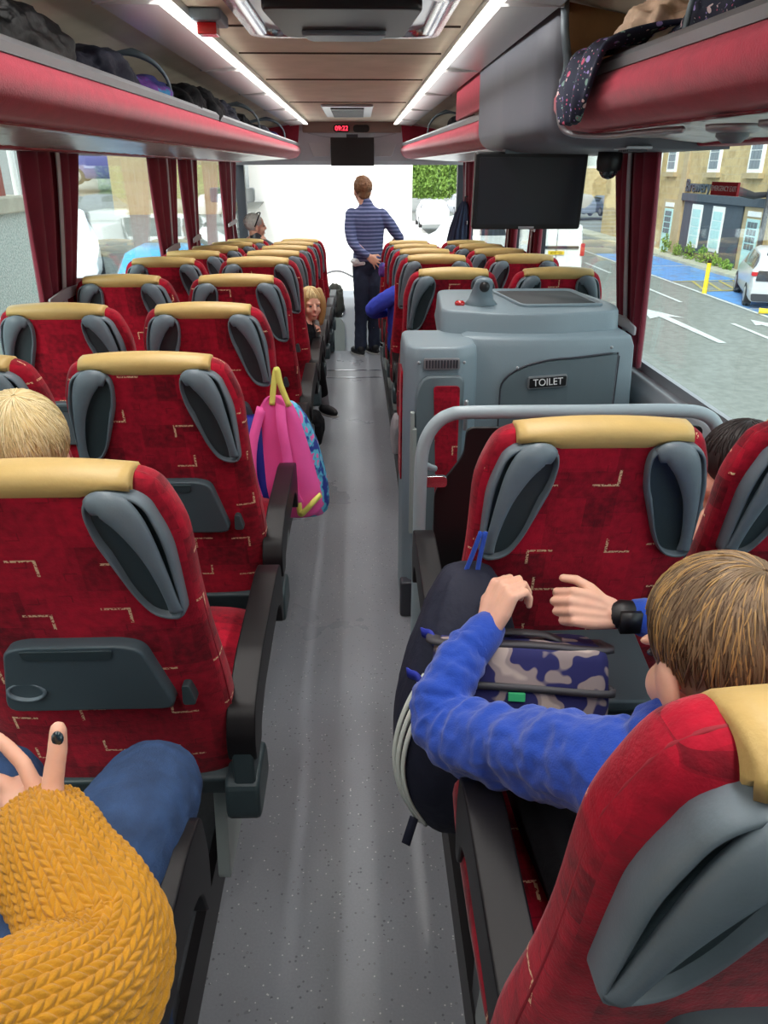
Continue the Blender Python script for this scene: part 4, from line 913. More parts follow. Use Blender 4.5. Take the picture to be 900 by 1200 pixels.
for x, z in ((.655, .985), (1.0, 1.055), (.655, .60)): tp('screw', MB().ell((x, yf(x)-.012, z), (.006, .003, .006), n=10, k=6), 'silver')
sp_ = tp('sign_plate', MB().prism(rpoly([(.697, .908), (.840, .918), (.840, .962), (.697, .952)], .006), 'y', 2.70, 2.716), 'silver', smooth=False)
tp('sign_face', MB().prism(rpoly([(.701, .912), (.836, .922), (.836, .958), (.701, .948)], .005), 'y', 2.697, 2.702), 'screen_frame', sp_, smooth=False)
text('lettering', 'TOILET', .037, 'whitetext', Vector((.7685, 2.696, .935))-tl.location, (PI/2, 0, 0), sp_, ext=.0008, sx=.92).rotation_euler = (PI/2, R(-4), 0)
# aisle column with the door
col_ = [(.232, 2.66), (.27, 2.60), (.43, 2.60), (.50, 2.66), (.50, 2.93), (.232, 2.93)]
def colr(k, z): return [(.366+(x-.366)*k, 2.77+(y-2.77)*(1-(1-k)*.5), z) for x, y in rpoly(col_, .02, 3)]
tp('aisle_column', MB().loft([colr(1, 0), colr(1, .9), colr(.985, 1.04), colr(.95, 1.075), colr(.88, 1.085)]), 'toilet', bevel=.006)
dp = rpoly([(.272, .18), (.445, .18), (.445, .99), (.30, .99), (.272, .93)], .03, 4)
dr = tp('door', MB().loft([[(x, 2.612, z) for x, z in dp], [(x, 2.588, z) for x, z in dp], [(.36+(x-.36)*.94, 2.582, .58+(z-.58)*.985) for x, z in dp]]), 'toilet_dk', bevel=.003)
tp('red_insert', MB().prism(rpoly([(.335, .955), (.428, .955), (.428, .62), (.410, .565), (.375, .55), (.372, .25), (.345, .25), (.35, .62)], .014, 4), 'y', 2.576, 2.584), 'fabric', dr, smooth=False)
tp('hinge', MB().box(.262, .278, 2.57, 2.60, .45, .80).box(.255, .27, 2.575, 2.60, .38, .86), 'ped', dr, smooth=False, bevel=.003)
tp('handle', MB().tube([(.452, 2.575, .80), (.452, 2.57, .90)], .008), 'silver', dr)
gr = tp('grille', MB().prism(rpoly([(.30, 1.012), (.425, 1.012), (.425, 1.05), (.30, 1.05)], .006), 'y', 2.588, 2.60), 'silver', smooth=False)
mb = MB()
for i in range(11): mb.box(.306+i*.0106, .312+i*.0106, 2.584, 2.59, 1.017, 1.045)
tp('slats', mb, 'cardark', gr, smooth=False)
for x in (.282, .442): tp('screw', MB().ell((x, 2.594, 1.035), (.006, .004, .006), n=10, k=6), 'silver')
tp('side_insert', MB().prism(rpoly([(2.70, .55), (2.85, .55), (2.83, .98), (2.69, .98)], .02), 'x', .226, .236), 'fabric', smooth=False)
tp('kick_trim', MB().box(.225, .5, 2.585, 2.64, 0, .16), 'cardark', smooth=False, bevel=.01)
# grab bar and black modesty screen before the stairwell
bar = empty('grab_bar', (.7, 2.06, .12), label='grey tubular grab bar arching over the seat back in front of the toilet cabin', cat='handrail')
inv2 = Matrix.Translation(-bar.location)
path = [(.252, 2.10, .0), (.252, 2.08, .5), (.252, 2.06, .80), (.258, 2.06, .91), (.285, 2.06, .975), (.33, 2.06, 1.01), (.40, 2.06, 1.018), (.70, 2.06, 1.018), (.98, 2.06, 1.018), (1.07, 2.06, 1.005), (1.115, 2.06, .965), (1.135, 2.06, .90), (1.135, 2.07, .5), (1.135, 2.08, .12)]
MB().tube(smoothpath(path, 5), .0195, n=14).xf(inv2).build('rail', 'rail', bar)
MB().tube([(.258, 2.07, .86), (.285, 2.10, .835), (.30, 2.13, .82)], .010).xf(inv2).build('strut', 'rail', bar)
MB().prism(rpoly([(.252, .775), (.335, .775), (.335, .812), (.252, .812)], .014), 'y', 2.085, 2.10).xf(inv2).build('bracket', 'chrome', bar, bevel=.002)
ms = MB().prism(rpoly([(.30, .125), (.30, .755), (.335, .80), (.385, .87), (.39, .955), (1.10, .955), (1.10, .125)], .025, 4), 'y', 2.11, 2.125).build('modesty_screen', 'screen_frame', smooth=False, bevel=.003)
tag(ms, 'glossy black panel standing behind the grey grab bar', 'panel')
# ------------------------------------------------------------------ dash, wheel, mirror at the front
ds = empty('dashboard', (0, 8.95, -.6), label='pale grey dashboard panel below the windscreen at the end of the aisle', cat='dashboard')
inv = Matrix.Translation(-ds.location)
MB().prism(rpoly([(8.82, -.6), (8.86, .22), (8.95, .30), (9.27, .34), (9.27, -.6)], .04), 'x', -1.2, 1.2).xf(inv).build('body', 'dash', ds, bevel=.01)
MB().prism(rpoly([(-.45, -.55), (-.10, -.55), (-.10, .02), (-.16, .10), (-.45, .10)], .05, 5), 'y', 8.80, 8.84).xf(inv).build('hatch_panel', 'ped', ds, bevel=.004)
MB().lathe([(.055, 0), (.055, .02), (.042, .025), (.04, .012), (.002, .012)]).xf(inv @ Matrix.Translation((-.145, 8.84, .17)) @ Matrix.Rotation(PI/2, 4, 'X')).build('round_lock', 'chrome', ds)
MB().tube(smoothpath([(-.5, 9.2, .45), (-.2, 9.22, .56), (.05, 9.22, .47), (.35, 9.2, .34)]), .012).xf(inv).build('wiper_arm', 'bulk', ds)
MB().prism(rpoly([(8.3, .0), (8.35, .28), (8.7, .40), (8.85, .3), (8.85, -.6), (8.6, -.6)], .05), 'x', .22, 1.1).xf(inv).build('driver_binnacle', 'bulk', ds, bevel=.01)
sw = empty('steering_wheel', (.42, 8.22, .12), label='dark steering wheel edge showing beside the standing person’s legs', cat='steering wheel')
mt = Matrix.Rotation(R(62), 4, 'X')
MB().tube([(.25*math.cos(2*PI*i/40), .25*math.sin(2*PI*i/40), 0) for i in range(41)], .015, ends=False).xf(mt).build('rim', 'black', sw)
for a_ in (90, 210, 330): MB().tube([(0, 0, -.02), (.25*math.cos(R(a_)), .25*math.sin(R(a_)), 0)], .012).xf(mt).build('spoke', 'cardark', sw)
MB().lathe([(.06, -.04), (.06, 0), (.002, .01)]).xf(mt).build('hub', 'black', sw)
gs = empty('folding_seat', (-.25, 7.9, -.1), label='grey upright back of the folding guide seat at the aisle front, left side', cat='seat')
MB().prism(rpoly([(-.06, 0), (.06, 0), (.05, .62), (0, .68), (-.05, .62)], .03), 'y', -.05, .05).build('back', 'trim', gs, bevel=.01)
MB().box(-.14, .06, -.04, .3, .24, .30).build('seat_pad', 'trim', gs, bevel=.01, smooth=False)
wm = empty('wing_mirror', (-1.42, 9.75, 1.37), label='grey coach wing mirror seen through the front left window', cat='mirror')
MB().prism(rpoly([(-.26, -.08), (.26, -.08), (.26, .08), (-.26, .08)], .03), 'y', -.05, .06).build('housing', 'greybox', wm, bevel=.01)
MB().tube([(-.1, 0, -.07), (-.12, 0, -.35), (.18, 0, -.40)], .018).build('arm', 'greybox', wm)
MB().tube([(.1, 0, .07), (.12, -.2, .30), (.15, -.42, .34)], .02).build('bracket_arm', 'greybox', wm)
# ------------------------------------------------------------------ coats and bags in the racks
def pile(name, c, r, m, lab, cat, seed, amp=.25, group=None, freq=7, rz=0):
    me = bpy.data.meshes.new(name); bm = bmesh.new(); bmesh.ops.create_icosphere(bm, subdivisions=5, radius=1)
    for v in bm.verts:
        p = v.co.copy(); q = Vector((p.x*r[0]*freq*1.5, p.y*r[1]*freq*1.5, p.z*r[2]*freq*1.5))+Vector((seed*3.1, 0, 0))
        d = 1+amp*(noise.noise(q)*.8-.35*abs(noise.noise(q*2.6))+.12*noise.noise(q*5))
        s_ = Vector((se(p.x, 2.5)*1.0, se(p.y, 2.5), se(p.z, 2.6)))
        v.co = Vector((s_.x*r[0]*d, s_.y*r[1]*d, s_.z*r[2]*d))
        if v.co.z < -r[2]*.8: v.co.z = -r[2]*.8
    bm.to_mesh(me); bm.free()
    o = link(name, me, m, smooth=True); o.location = c; o.rotation_euler = (0, 0, rz)
    return tag(o, lab, cat, group)
pile('puffer_jacket', (-.79, 1.62, 1.915), (.14, .32, .118), 'puffer', 'black puffer jacket bundled in the left rack at the picture corner', 'coat', 1, .3)
pile('puffer_jacket', (-.79, 2.15, 1.91), (.14, .28, .112), 'puffer', 'glossy black quilted jacket, second bundle along the left rack', 'coat', 2, .3)
pile('red_jumper', (-.82, 1.95, 2.035), (.09, .13, .03), 'redcloth', 'red garment poking out above the black jackets in the left rack', 'garment', 3, .3)
pile('red_scarf', (-.86, 2.60, 1.89), (.10, .10, .085), 'redcloth', 'red edge of cloth between black jacket and navy coat, left rack', 'garment', 4, .3)
pile('navy_coat', (-.79, 2.80, 1.90), (.14, .24, .105), 'navy', 'navy coat bundled in the left rack next to the black jackets', 'coat', 5, .3)
pile('purple_coat', (-.78, 3.28, 1.88), (.14, .24, .09), 'purplecloth', 'purple and blue patterned coat in the left rack by the curved bracket', 'coat', 6, .3)
for i, (y, h_, m_, nm, lb) in enumerate(((3.85, .10, 'blackcloth', 'backpack', 'black bag just beyond the curved bracket in the left rack'), (4.35, .112, 'blackcloth', 'backpack', 'taller black rucksack in the middle of the left rack'), (4.95, .105, 'navy', 'rucksack', 'dark rucksack farther along the left rack'), (5.6, .09, 'blackcloth', 'bag', 'black bag in the far half of the left rack'), (6.5, .085, 'navy', 'bag', 'navy bundle near the far end of the left rack'), (7.6, .08, 'purplecloth', 'coat_bundle', 'last dark coat bundle at the far end of the left rack'))):
    pile(nm, (-.75, y, 1.803+h_*.85), (.14, .26, h_*1.05), m_, lb, 'bag', 10+i, .35, 'bags in the left rack')
pile('backpack', (.80, 5.6, 1.89), (.11, .2, .09), 'blackcloth', 'black bag standing in the far right rack beyond the red flap', 'bag', 20, .3)
pile('fur_hood', (.845, 2.18, 1.925), (.10, .17, .10), 'fur', 'beige fur trimmed hood stuffed in the top right rack', 'coat', 21, .3, freq=14)
fc = empty('floral_coat', (.9, 1.8, 1.86), label='navy floral print coat hanging over the edge of the top right rack', cat='coat')
pl_ = pile('bundle', (0.02, -.02, .035), (.16, .42, .10), 'floral', None, None, 22, .3); pl_.parent = fc
rows = []
for i in range(25):      # sleeve draped over the lip
    t = i/24
    if t < .4: a = t/.4; x, z = .86-(.86-.672)*a, 1.955-.03*a
    else: a = (t-.4)/.6; x, z = .665-.022*math.sin(a*PI*.8), 1.922-.165*a
    w_ = .40*(1-.66*max(0, (t-.3)/.7)**1.3); yc_ = 2.20+.05*max(0, (t-.3)/.7)
    rows.append([(x-.010*math.sin(j*.9+i*.22), yc_-w_*.5+w_*j/18, z+.010*math.sin(j*.8+i*.3)*(1 if t < .4 else .2)) for j in range(19)])
MB().loft(rows, cap=False, closed=False).xf(Matrix.Translation(-fc.location)).build('sleeve', 'floral', fc, solid=.014, subsurf=1)
# ------------------------------------------------------------------ bags on the seats
def P3(*a): return [Vector(p) for p in a]
pk = empty('pink_backpack', (-.19, 2.52, .72), label='bright pink backpack with yellow straps hanging from a seat handle beside the aisle', cat='backpack')
inv = Matrix.Translation((.19, -2.52, -.75))
rg_ = []
for z, xa, xb, d in ((.965, -.235, -.205, .01), (.95, -.262, -.175, .035), (.90, -.288, -.150, .075), (.82, -.305, -.130, .11), (.72, -.318, -.105, .13), (.62, -.325, -.085, .14), (.54, -.325, -.068, .14), (.50, -.31, -.075, .12), (.49, -.28, -.10, .08)):
    n = 28; cx_, wx = (xa+xb)/2, (xb-xa)/2
    rg_.append([(cx_+wx*se(math.cos(2*PI*j/n), 3), 2.55+d*.5+d*.5*se(math.sin(2*PI*j/n), 2.6)+.006*math.sin(9*z*3+j), z) for j in range(n)])
MB().loft(rg_).xf(inv).build('back_panel', 'pink', pk, subsurf=1)
rg2 = []
for z, xa, xb, d in ((.93, -.21, -.168, .05), (.86, -.24, -.118, .12), (.74, -.26, -.082, .17), (.62, -.27, -.058, .19), (.53, -.29, -.045, .19), (.475, -.30, -.05, .16), (.465, -.27, -.08, .1)):
    cx_, wx = (xa+xb)/2, (xb-xa)/2
    rg2.append([(cx_+wx*se(math.cos(2*PI*j/28), 2.6), 2.60+d*.5+d*.5*se(math.sin(2*PI*j/28), 2.6), z) for j in range(28)])
MB().loft(rg2).xf(inv).build('patterned_front', 'patterned', pk, subsurf=1)
def ribbon(pts, w_, nrm, th=.004):
    rgs = []; pts = smoothpath(pts, 6)
    for i, p in enumerate(pts):
        t = (pts[min(i+1, len(pts)-1)]-pts[max(i-1, 0)]).normalized(); n_ = Vector(nrm); b = t.cross(n_).normalized(); n2 = b.cross(t).normalized()
        rgs.append([tuple(p+b*w_/2+n2*th/2), tuple(p-b*w_/2+n2*th/2), tuple(p-b*w_/2-n2*th/2), tuple(p+b*w_/2-n2*th/2)])
    return MB().loft(rgs)
ribbon([(-.232, 2.55, .93), (-.224, 2.555, .99), (-.214, 2.56, 1.045), (-.207, 2.56, 1.05), (-.198, 2.555, 1.0), (-.172, 2.55, .925)], .02, (0, -1, 0)).xf(inv).build('hanging_loop', 'webbing', pk)
ribbon([(-.205, 2.56, .94), (-.20, 2.535, .86), (-.188, 2.525, .76), (-.178, 2.52, .66), (-.165, 2.53, .59), (-.155, 2.54, .56)], .034, (0, -1, 0), .012).xf(inv).build('shoulder_strap', 'pink', pk)
ribbon([(-.27, 2.56, .92), (-.305, 2.53, .80), (-.315, 2.52, .68), (-.30, 2.53, .58)], .034, (0, -1, 0), .012).xf(inv).build('shoulder_strap', 'pink', pk)
ribbon([(-.155, 2.535, .565), (-.15, 2.53, .52), (-.13, 2.53, .535), (-.10, 2.54, .565), (-.075, 2.57, .58)], .02, (0, -1, 0)).xf(inv).build('lower_strap', 'webbing', pk)
bl = MB().loft([[(cx_+.04*math.cos(2*PI*j/16), 2.58+.03*math.sin(2*PI*j/16), z) for j in range(16)] for cx_, z in ((-.30, .85), (-.30, .7), (-.285, .55), (-.27, .47))]).build('water_bag', 'royal', smooth=True)
tag(bl, 'royal blue bag edge squeezed between the pink backpack and the seat', 'bag')
# navy backpack hanging on the seat behind the grey bar
nb = empty('navy_backpack', (.25, 1.2, .7), label='navy backpack with white side stripes hanging at the aisle edge beside the boy', cat='backpack')
inv = Matrix.Translation(-nb.location); rg_ = []
for z, xa, xb, ya, yb_ in ((.955, .25, .32, 1.24, 1.30), (.93, .225, .345, 1.20, 1.33), (.87, .195, .37, 1.15, 1.34), (.78, .158, .38, 1.10, 1.33), (.68, .135, .385, 1.07, 1.32), (.58, .13, .385, 1.06, 1.31), (.49, .15, .375, 1.07, 1.30), (.42, .19, .36, 1.10, 1.28), (.40, .23, .33, 1.14, 1.25)):
    cx_, wx, cy_, wy = (xa+xb)/2, (xb-xa)/2, (ya+yb_)/2, (yb_-ya)/2
    rg_.append([(cx_+wx*se(math.cos(2*PI*j/32), 2.7)+.004*math.sin(j*1.7+z*30), cy_+wy*se(math.sin(2*PI*j/32), 2.7), z) for j in range(32)])
nbo = MB().loft(rg_).xf(inv).build('body', 'navy', nb, subsurf=2)
_t = bpy.data.textures.new('creases', 'CLOUDS'); _t.noise_scale = .05; _d = nbo.modifiers.new('creases', 'DISPLACE'); _d.texture = _t; _d.strength = .008; _d.mid_level = .7
NBR = ((.93, .225, .345, 1.20, 1.33), (.87, .195, .37, 1.15, 1.34), (.78, .158, .38, 1.10, 1.33), (.68, .135, .385, 1.07, 1.32), (.58, .13, .385, 1.06, 1.31), (.49, .15, .375, 1.07, 1.30), (.42, .19, .36, 1.10, 1.28))
def bagpt(z, deg, off=.001):
    for q in range(len(NBR)-1):
        if NBR[q][0] >= z >= NBR[q+1][0]: break
    A, B_ = NBR[q], NBR[q+1]; t = (A[0]-z)/(A[0]-B_[0]); z_, xa, xb, ya, yb_ = [a*(1-t)+b*t for a, b in zip(A, B_)]
    a = R(deg); return ((xa+xb)/2+((xb-xa)/2+off)*se(math.cos(a), 2.7), (ya+yb_)/2+((yb_-ya)/2+off)*se(math.sin(a), 2.7), z)
for k in range(3):
    ribbon([bagpt(z, 200+9*k+d) for z, d in ((.80, 26), (.74, 12), (.67, 3), (.60, 0), (.53, 4), (.46, 14))], .009, (-.75, -.66, .1), .004).xf(inv).build('white_stripe', 'stripewhite', nb)
for z in (.86, .79): ribbon([bagpt(z-.02*abs(d-215)/40, d) for d in (196, 205, 215, 225, 236, 248)], .018, (-.7, -.7, .1), .003).xf(inv).build('side_strap', 'royal', nb)
for dx in (0, .028): ribbon([(.268+dx, 1.255, .925), (.285+dx*.6, 1.26, .975), (.302+dx*.3, 1.262, 1.03)], .009, (0, -1, .2), .003).xf(inv).build('hanging_loop', 'fleece', nb)
ribbon([(.175, 1.11, .47), (.165, 1.10, .44), (.158, 1.095, .415)], .018, (-.5, -1, 0)).xf(inv).build('loose_strap', 'navy', nb)
# camouflage lunch bag on the lowered table
lb = empty('lunch_bag', (.352, 1.085, .69), label='blue and beige camouflage lunch bag standing on the lowered table', cat='bag')
lb.rotation_euler = (R(-22), R(2), R(-4))
bb = rpoly([(-.155, -.075), (.155, -.075), (.155, .075), (-.155, .075)], .03, 5)
MB().loft([[(x*k, y*k, z) for x, y in bb] for k, z in ((.93, .0), (1, .012), (1.02, .09), (.99, .165), (.96, .18), (.9, .186))]).build('body', 'camo', lb)
ribbon([(-.15, .04, .180), (-.145, -.045, .182), (0, -.056, .188), (.145, -.045, .182), (.15, .04, .180)], .026, (0, 0, 1), .008).build('zip', 'zip', lb)
ribbon([(-.159, -.02, .118), (-.15, -.076, .118), (0, -.079, .116), (.15, -.077, .112), (.159, -.02, .112)], .012, (0, -1, 0), .006).build('front_zip', 'zip', lb)
MB().box(-.025, .005, -.084, -.076, .092, .108).build('green_tag', 'green', lb, smooth=False, bevel=.002)
ribbon([(-.09, .0, .186), (-.05, .005, .196), (.04, .005, .196), (.08, .0, .186)], .022, (0, -.2, 1), .005).build('handle', 'zip', lb)
# jackets hanging at the front
hj = empty('hanging_jacket', (1.12, 8.0, 1.36), label='blue-grey jacket on a hook at the front right beside the big screen', cat='jacket')
rg_ = []
for z, w_, dx, d in ((0, .02, 0, .02), (-.04, .045, 0, .05), (-.12, .075, -.01, .07), (-.24, .10, -.025, .09), (-.36, .12, -.03, .09), (-.50, .12, -.02, .09), (-.56, .11, -.01, .08)):
    rg_.append([(dx+w_*math.cos(2*PI*j/40)*(1+.14*math.sin(j*1.9)), d*math.sin(2*PI*j/40)*(1+.2*math.sin(j*2.3+1)), z) for j in range(40)])
MB().loft(rg_).build('cloth', 'jacket', hj)
MB().tube([(.01, 0, -.01), (.01, 0, .04), (.05, 0, .05)], .006).build('hook', 'black', hj)
oc = pile('draped_coat', (-.16, 7.98, .40), (.075, .09, .19), 'olive', 'olive grey coat draped over the folding guide seat at the aisle front', 'coat', 31, .4)
# ------------------------------------------------------------------ people
def frame(fwd, up=(0, 0, 1)):
    f = Vector(fwd).normalized(); r_ = f.cross(Vector(up)).normalized(); u_ = r_.cross(f)
    return Matrix(((r_.x, f.x, u_.x), (r_.y, f.y, u_.y), (r_.z, f.z, u_.z)))
def head(mb, c, fwd, s=1.0, up=(0, 0, 1), neck=None):
    F = frame(fwd, up); c = Vector(c)
    def L(x, y, z): return c+F @ Vector((x*s, y*s, z*s))
    def E(p, r): mb.ell(L(*p), tuple(q*s for q in r), F)
    E((0, -.012, .025), (.074, .094, .084)); E((0, .028, -.035), (.060, .060, .075)); E((0, .045, -.088), (.036, .036, .028))
    E((.034, .062, -.035), (.025, .02, .028)); E((-.034, .062, -.035), (.025, .02, .028))
    mb.tube([L(0, .082, .012), L(0, .100, -.022), L(0, .088, -.030)], [.009*s, .013*s, .010*s])
    E((0, .080, -.064), (.022, .011, .009)); E((.031, .070, .022), (.024, .012, .008)); E((-.031, .070, .022), (.024, .012, .008))
    for sx in (-1, 1): E((sx*.075, -.006, -.018), (.010, .018, .031))
    if neck is not None: mb.tube([L(0, -.02, -.06), Vector(neck)], [.050*s, .055*s], n=16)
    return F
def hairball(mb, c, F, s, fr=(.081, .097, .090), off=(0, -.022, .036)):
    mb.ell(Vector(c)+F @ Vector(tuple(o*s for o in off)), tuple(q*s for q in fr), F, n=24, k=16)
def eyes(c, F, s, parent, inv):
    for sx in (-1, 1): MB().ell(Vector(c)+F @ Vector((sx*.031*s, .079*s, .004*s)), (.011*s, .006*s, .006*s), F).xf(inv).build('eye', 'eye', parent)
    MB().ell(Vector(c)+F @ Vector((0, .090*s, -.065*s)), (.020*s, .004*s, .004*s), F).xf(inv).build('lips', 'lips', parent)
def hand(mb, W, X, N, side=1, s=1.0, curls=(30, 35, 40, 45), thumb=.6, spread=.0):
    W = Vector(W); X = Vector(X).normalized(); N = Vector(N); N = (N-X*N.dot(X)).normalized(); T = N.cross(X)*side
    offs = (.030, .010, -.010, -.028); ln = (.95, 1.05, 1.0, .8); kx = (.088, .092, .088, .080)
    for i in range(4):
        K = W+X*kx[i]*s+T*offs[i]*s
        mb.tube([W+T*offs[i]*.6*s, W+X*.045*s+T*offs[i]*.9*s, K], [.014*s, .0145*s, .0115*s])
        a = 0; p = K; pts = [K]
        for q, seg in enumerate((.042, .026, .021)):
            a += math.radians(curls[i])*(1.0, 1.05, .6)[q]
            d = X*math.cos(a)+N*math.sin(a)+T*spread*(1.5-i)*.3; p = p+d.normalized()*seg*ln[i]*s; pts.append(p)
        mb.tube(pts, [.0098*s, .0088*s, .0080*s, .0070*s], n=10)
    p0 = W+X*.02*s+T*.018*s; p1 = W+X*.048*s+T*.045*s+N*.012*s; p2 = p1+(X*.8+T*(1-thumb)+N*thumb).normalized()*.034*s; p3 = p2+(X+N*thumb*.7).normalized()*.026*s
    mb.tube([p0, p1, p2, p3], [.016*s, .013*s, .0105*s, .0088*s], n=10)
    return p3
def skin(o, vox, it=4, f=.5):
    r_ = o.modifiers.new('remesh', 'REMESH'); r_.mode = 'VOXEL'; r_.voxel_size = vox; r_.use_smooth_shade = True
    m_ = o.modifiers.new('smooth', 'SMOOTH'); m_.iterations = it; m_.factor = f
    return o
def folds(o, strength, scale, depth=2):
    t = bpy.data.textures.new('folds', 'CLOUDS'); t.noise_scale = scale; t.noise_depth = depth
    d = o.modifiers.new('folds', 'DISPLACE'); d.texture = t; d.strength = strength; d.mid_level = .5; d.texture_coords = 'LOCAL'
    return o
def strands(name, c, F, s, r, m, parent, inv, n, crown, seed, rad=.0022, swirl=.5, lo=.9, hi=2.1, lift=.006, face=True, k=9):
    """tapering locks running down the skull from the crown; c head centre, r hair ellipsoid radii"""
    rnd = random.Random(seed); mb = MB(); cr = Vector(crown).normalized(); a = cr.orthogonal().normalized(); b = cr.cross(a)
    for i in range(n):
        ph = rnd.uniform(0, 2*PI); t0 = rnd.uniform(.05, 1.3); L_ = rnd.uniform(lo, hi)*.5; pts = []; rad_ = []
        lf = rnd.uniform(.2, 1)*lift; w_ = rnd.uniform(-.25, .25)
        for q in range(k):
            u = q/(k-1); th = t0+L_*u; p_ = ph+swirl*th+w_*u*u
            d = cr*math.cos(th)+(a*math.cos(p_)+b*math.sin(p_))*math.sin(th)
            if face and d.y > .45 and d.z < .25: break
            if d.z < -.62: break
            e = Vector((d.x*r[0], d.y*r[1], d.z*r[2]))*(1+lf*6*math.sin(PI*min(1, u*1.1))*.5)*s
            pts.append(Vector(c)+F @ (e+Vector((0, -.022, .036))*s)); rad_.append(rad*(1-.75*u**1.5)*rnd.uniform(.9, 1.1))
        if len(pts) > 3: mb.tube(pts, rad_, n=5)
    return mb.xf(inv).build(name, m, parent)
def fig(name, base, lab):
    r_ = empty(name, base, label=lab, cat='person'); return r_, Matrix.Translation(-Vector(base))
# --- the boy in the blue jumper
by, inv = fig('person', (.48, .72, .72), 'boy in royal blue jumper leaning over a camouflage bag at lower right')
bc = (.492, .715, 1.128); BF = frame((-.22, .88, -.45)); S_ = .98
mb = MB(); head(mb, bc, (-.22, .88, -.45), S_, neck=(.462, .70, 1.0))
mb.tube([(.465, .69, 1.03), (.47, .68, .9), (.48, .66, .72)], [(.06, .05), (.10, .08), (.11, .09)], n=16)
WL, WR = Vector((.298, 1.115, .912)), Vector((.525, 1.135, .925))
mb.tube([(.24, 1.05, .86), WL], [.025, .021]); hand(mb, WL, (.35, .25, .80), (.8, .45, -.25), -1, .88, (62, 62, 60, 58), .7)
mb.tube([(.60, 1.12, .915), WR], [.024, .020]); hand(mb, WR, (-.95, -.02, .22), (.15, .75, -.6), 1, .88, (54, 60, 64, 66), .5)
skin(mb.xf(inv).build('body', 'skin', by), .0028, 3)
mb = MB()
mb.tube([(.462, .70, 1.015), (.465, .68, .93), (.475, .68, .82), (.48, .66, .70)], [(.075, .06), (.115, .085), (.125, .095), (.13, .10)], n=24)
sp = smoothpath([(.42, .70, .965), (.36, .775, .925), (.30, .86, .87), (.235, .94, .825), (.208, .985, .825), (.215, 1.02, .85), (.25, 1.07, .882), (.288, 1.108, .905)], 5)
rr = srad([.070, .066, .060, .058, .054, .048, .042, .034], 5)
rr = [q+.0035*math.sin(i*2.4) if 4 < i < 34 else q for i, q in enumerate(rr)]
mb.tube(sp, rr, n=22)
sp = smoothpath([(.53, .70, .965), (.62, .80, .93), (.70, .92, .90), (.72, 1.02, .90), (.66, 1.10, .912), (.585, 1.13, .918)], 5)
mb.tube(sp, srad([.070, .062, .056, .052, .044, .034], 5), n=20)
mb.tube([(.25, .94, .76), (.215, .99, .74)], [.03, .02])
folds(skin(mb.xf(inv).build('jumper', 'fleece', by), .004, 6), .022, .05)
for q in ([(.262, 1.082, .888), (.294, 1.113, .908)], [(.61, 1.125, .915), (.578, 1.132, .919)]): MB().tube(q, [.038, .035], n=20).xf(inv).build('cuff', 'fleece', by)
MB().tube([(.538, 1.134, .924), (.558, 1.133, .922)], .027, n=18).box(.53, .566, 1.10, 1.112, .905, .945).xf(inv).build('wristwatch', 'screen_frame', by)
mb = MB(); mb.tube([(.42, .66, .72), (.38, .86, .74), (.36, 1.02, .73), (.36, 1.05, .5)], [.075, .07, .06, .05], n=16).tube([(.52, .66, .72), (.56, .86, .74), (.58, 1.02, .73), (.58, 1.05, .5)], [.075, .07, .06, .05], n=16)
skin(mb.xf(inv).build('trousers', 'blackcloth', by), .006, 3)
HR = (.082, .099, .092)
mb = MB(); hairball(mb, bc, BF, S_, HR); mb.ell(Vector(bc)+BF @ Vector((0, -.06, -.025)), (.062, .045, .05), BF)
skin(mb.xf(inv).build('hair', 'hair_boy', by), .004, 3)
crown = (.15, -.62, .75)
strands('hair', bc, BF, S_, HR, 'hair_boy', by, inv, 1500, crown, 1, .0014, .45, lift=.010)
strands('hair', bc, BF, S_, HR, 'hair_boy2', by, inv, 420, crown, 2, .0011, .45, lift=.014)
strands('hair', bc, BF, S_, HR, 'hair_boy3', by, inv, 900, crown, 3, .0013, .45, lift=.009)
eyes(bc, BF, S_, by, inv)
# --- person in the mustard jumper, lower left
ye, inv = fig('person', (-.40, .35, .73), 'person in chunky mustard knitted jumper and blue jeans at lower left, thumb raised')
OFF = Matrix.Translation((-.022, 0, -.042))
mb = MB()
pl0 = Vector((-.272, .655, 1.005))
mb.tube([(-.20, .56, .98), pl0+Vector((.015, -.02, 0))], [.03, .026])
mb.tube([pl0, pl0+Vector((-.03, .035, .0)), pl0+Vector((-.05, .05, .0))], [(.03, .02), (.032, .018), (.026, .016)], n=14)
mb.tube([(-.262, .655, 1.01), (-.262, .675, 1.045), (-.256, .69, 1.078), (-.255, .70, 1.10)], [.015, .0125, .0115, .010], n=14)
mb.tube([(-.285, .68, 1.02), (-.305, .70, 1.05), (-.325, .71, 1.068), (-.338, .715, 1.078)], [.011, .0095, .009, .0078], n=12)
mb.tube([(-.30, .685, 1.0), (-.335, .70, 1.022), (-.36, .705, 1.028), (-.375, .70, 1.02)], [.011, .0095, .009, .008], n=12)
mb.tube([(-.305, .68, .985), (-.34, .69, .995), (-.365, .69, .985)], [.0105, .0095, .008], n=12)
mb.tube([(-.30, .67, .97), (-.33, .675, .97), (-.35, .67, .96)], [.0095, .0085, .0075], n=12)
mb.tube([(-.44, .22, 1.25), (-.44, .25, .95), (-.44, .2, .80)], [(.06, .05), (.12, .09), (.12, .10)], n=14)
head(mb, (-.44, .18, 1.50), (0, 1, -.1), 1.0, neck=(-.44, .2, 1.30))
mb.tube([(-.36, .22, .82), (-.27, .60, .80), (-.26, .87, .77), (-.30, .84, .45)], [.07, .06, .05, .045]); mb.tube([(-.52, .22, .82), (-.50, .60, .80), (-.51, .86, .77), (-.55, .82, .45)], [.07, .06, .05, .045])
skin(mb.xf(inv @ OFF).build('body', 'skin', ye), .004, 3)
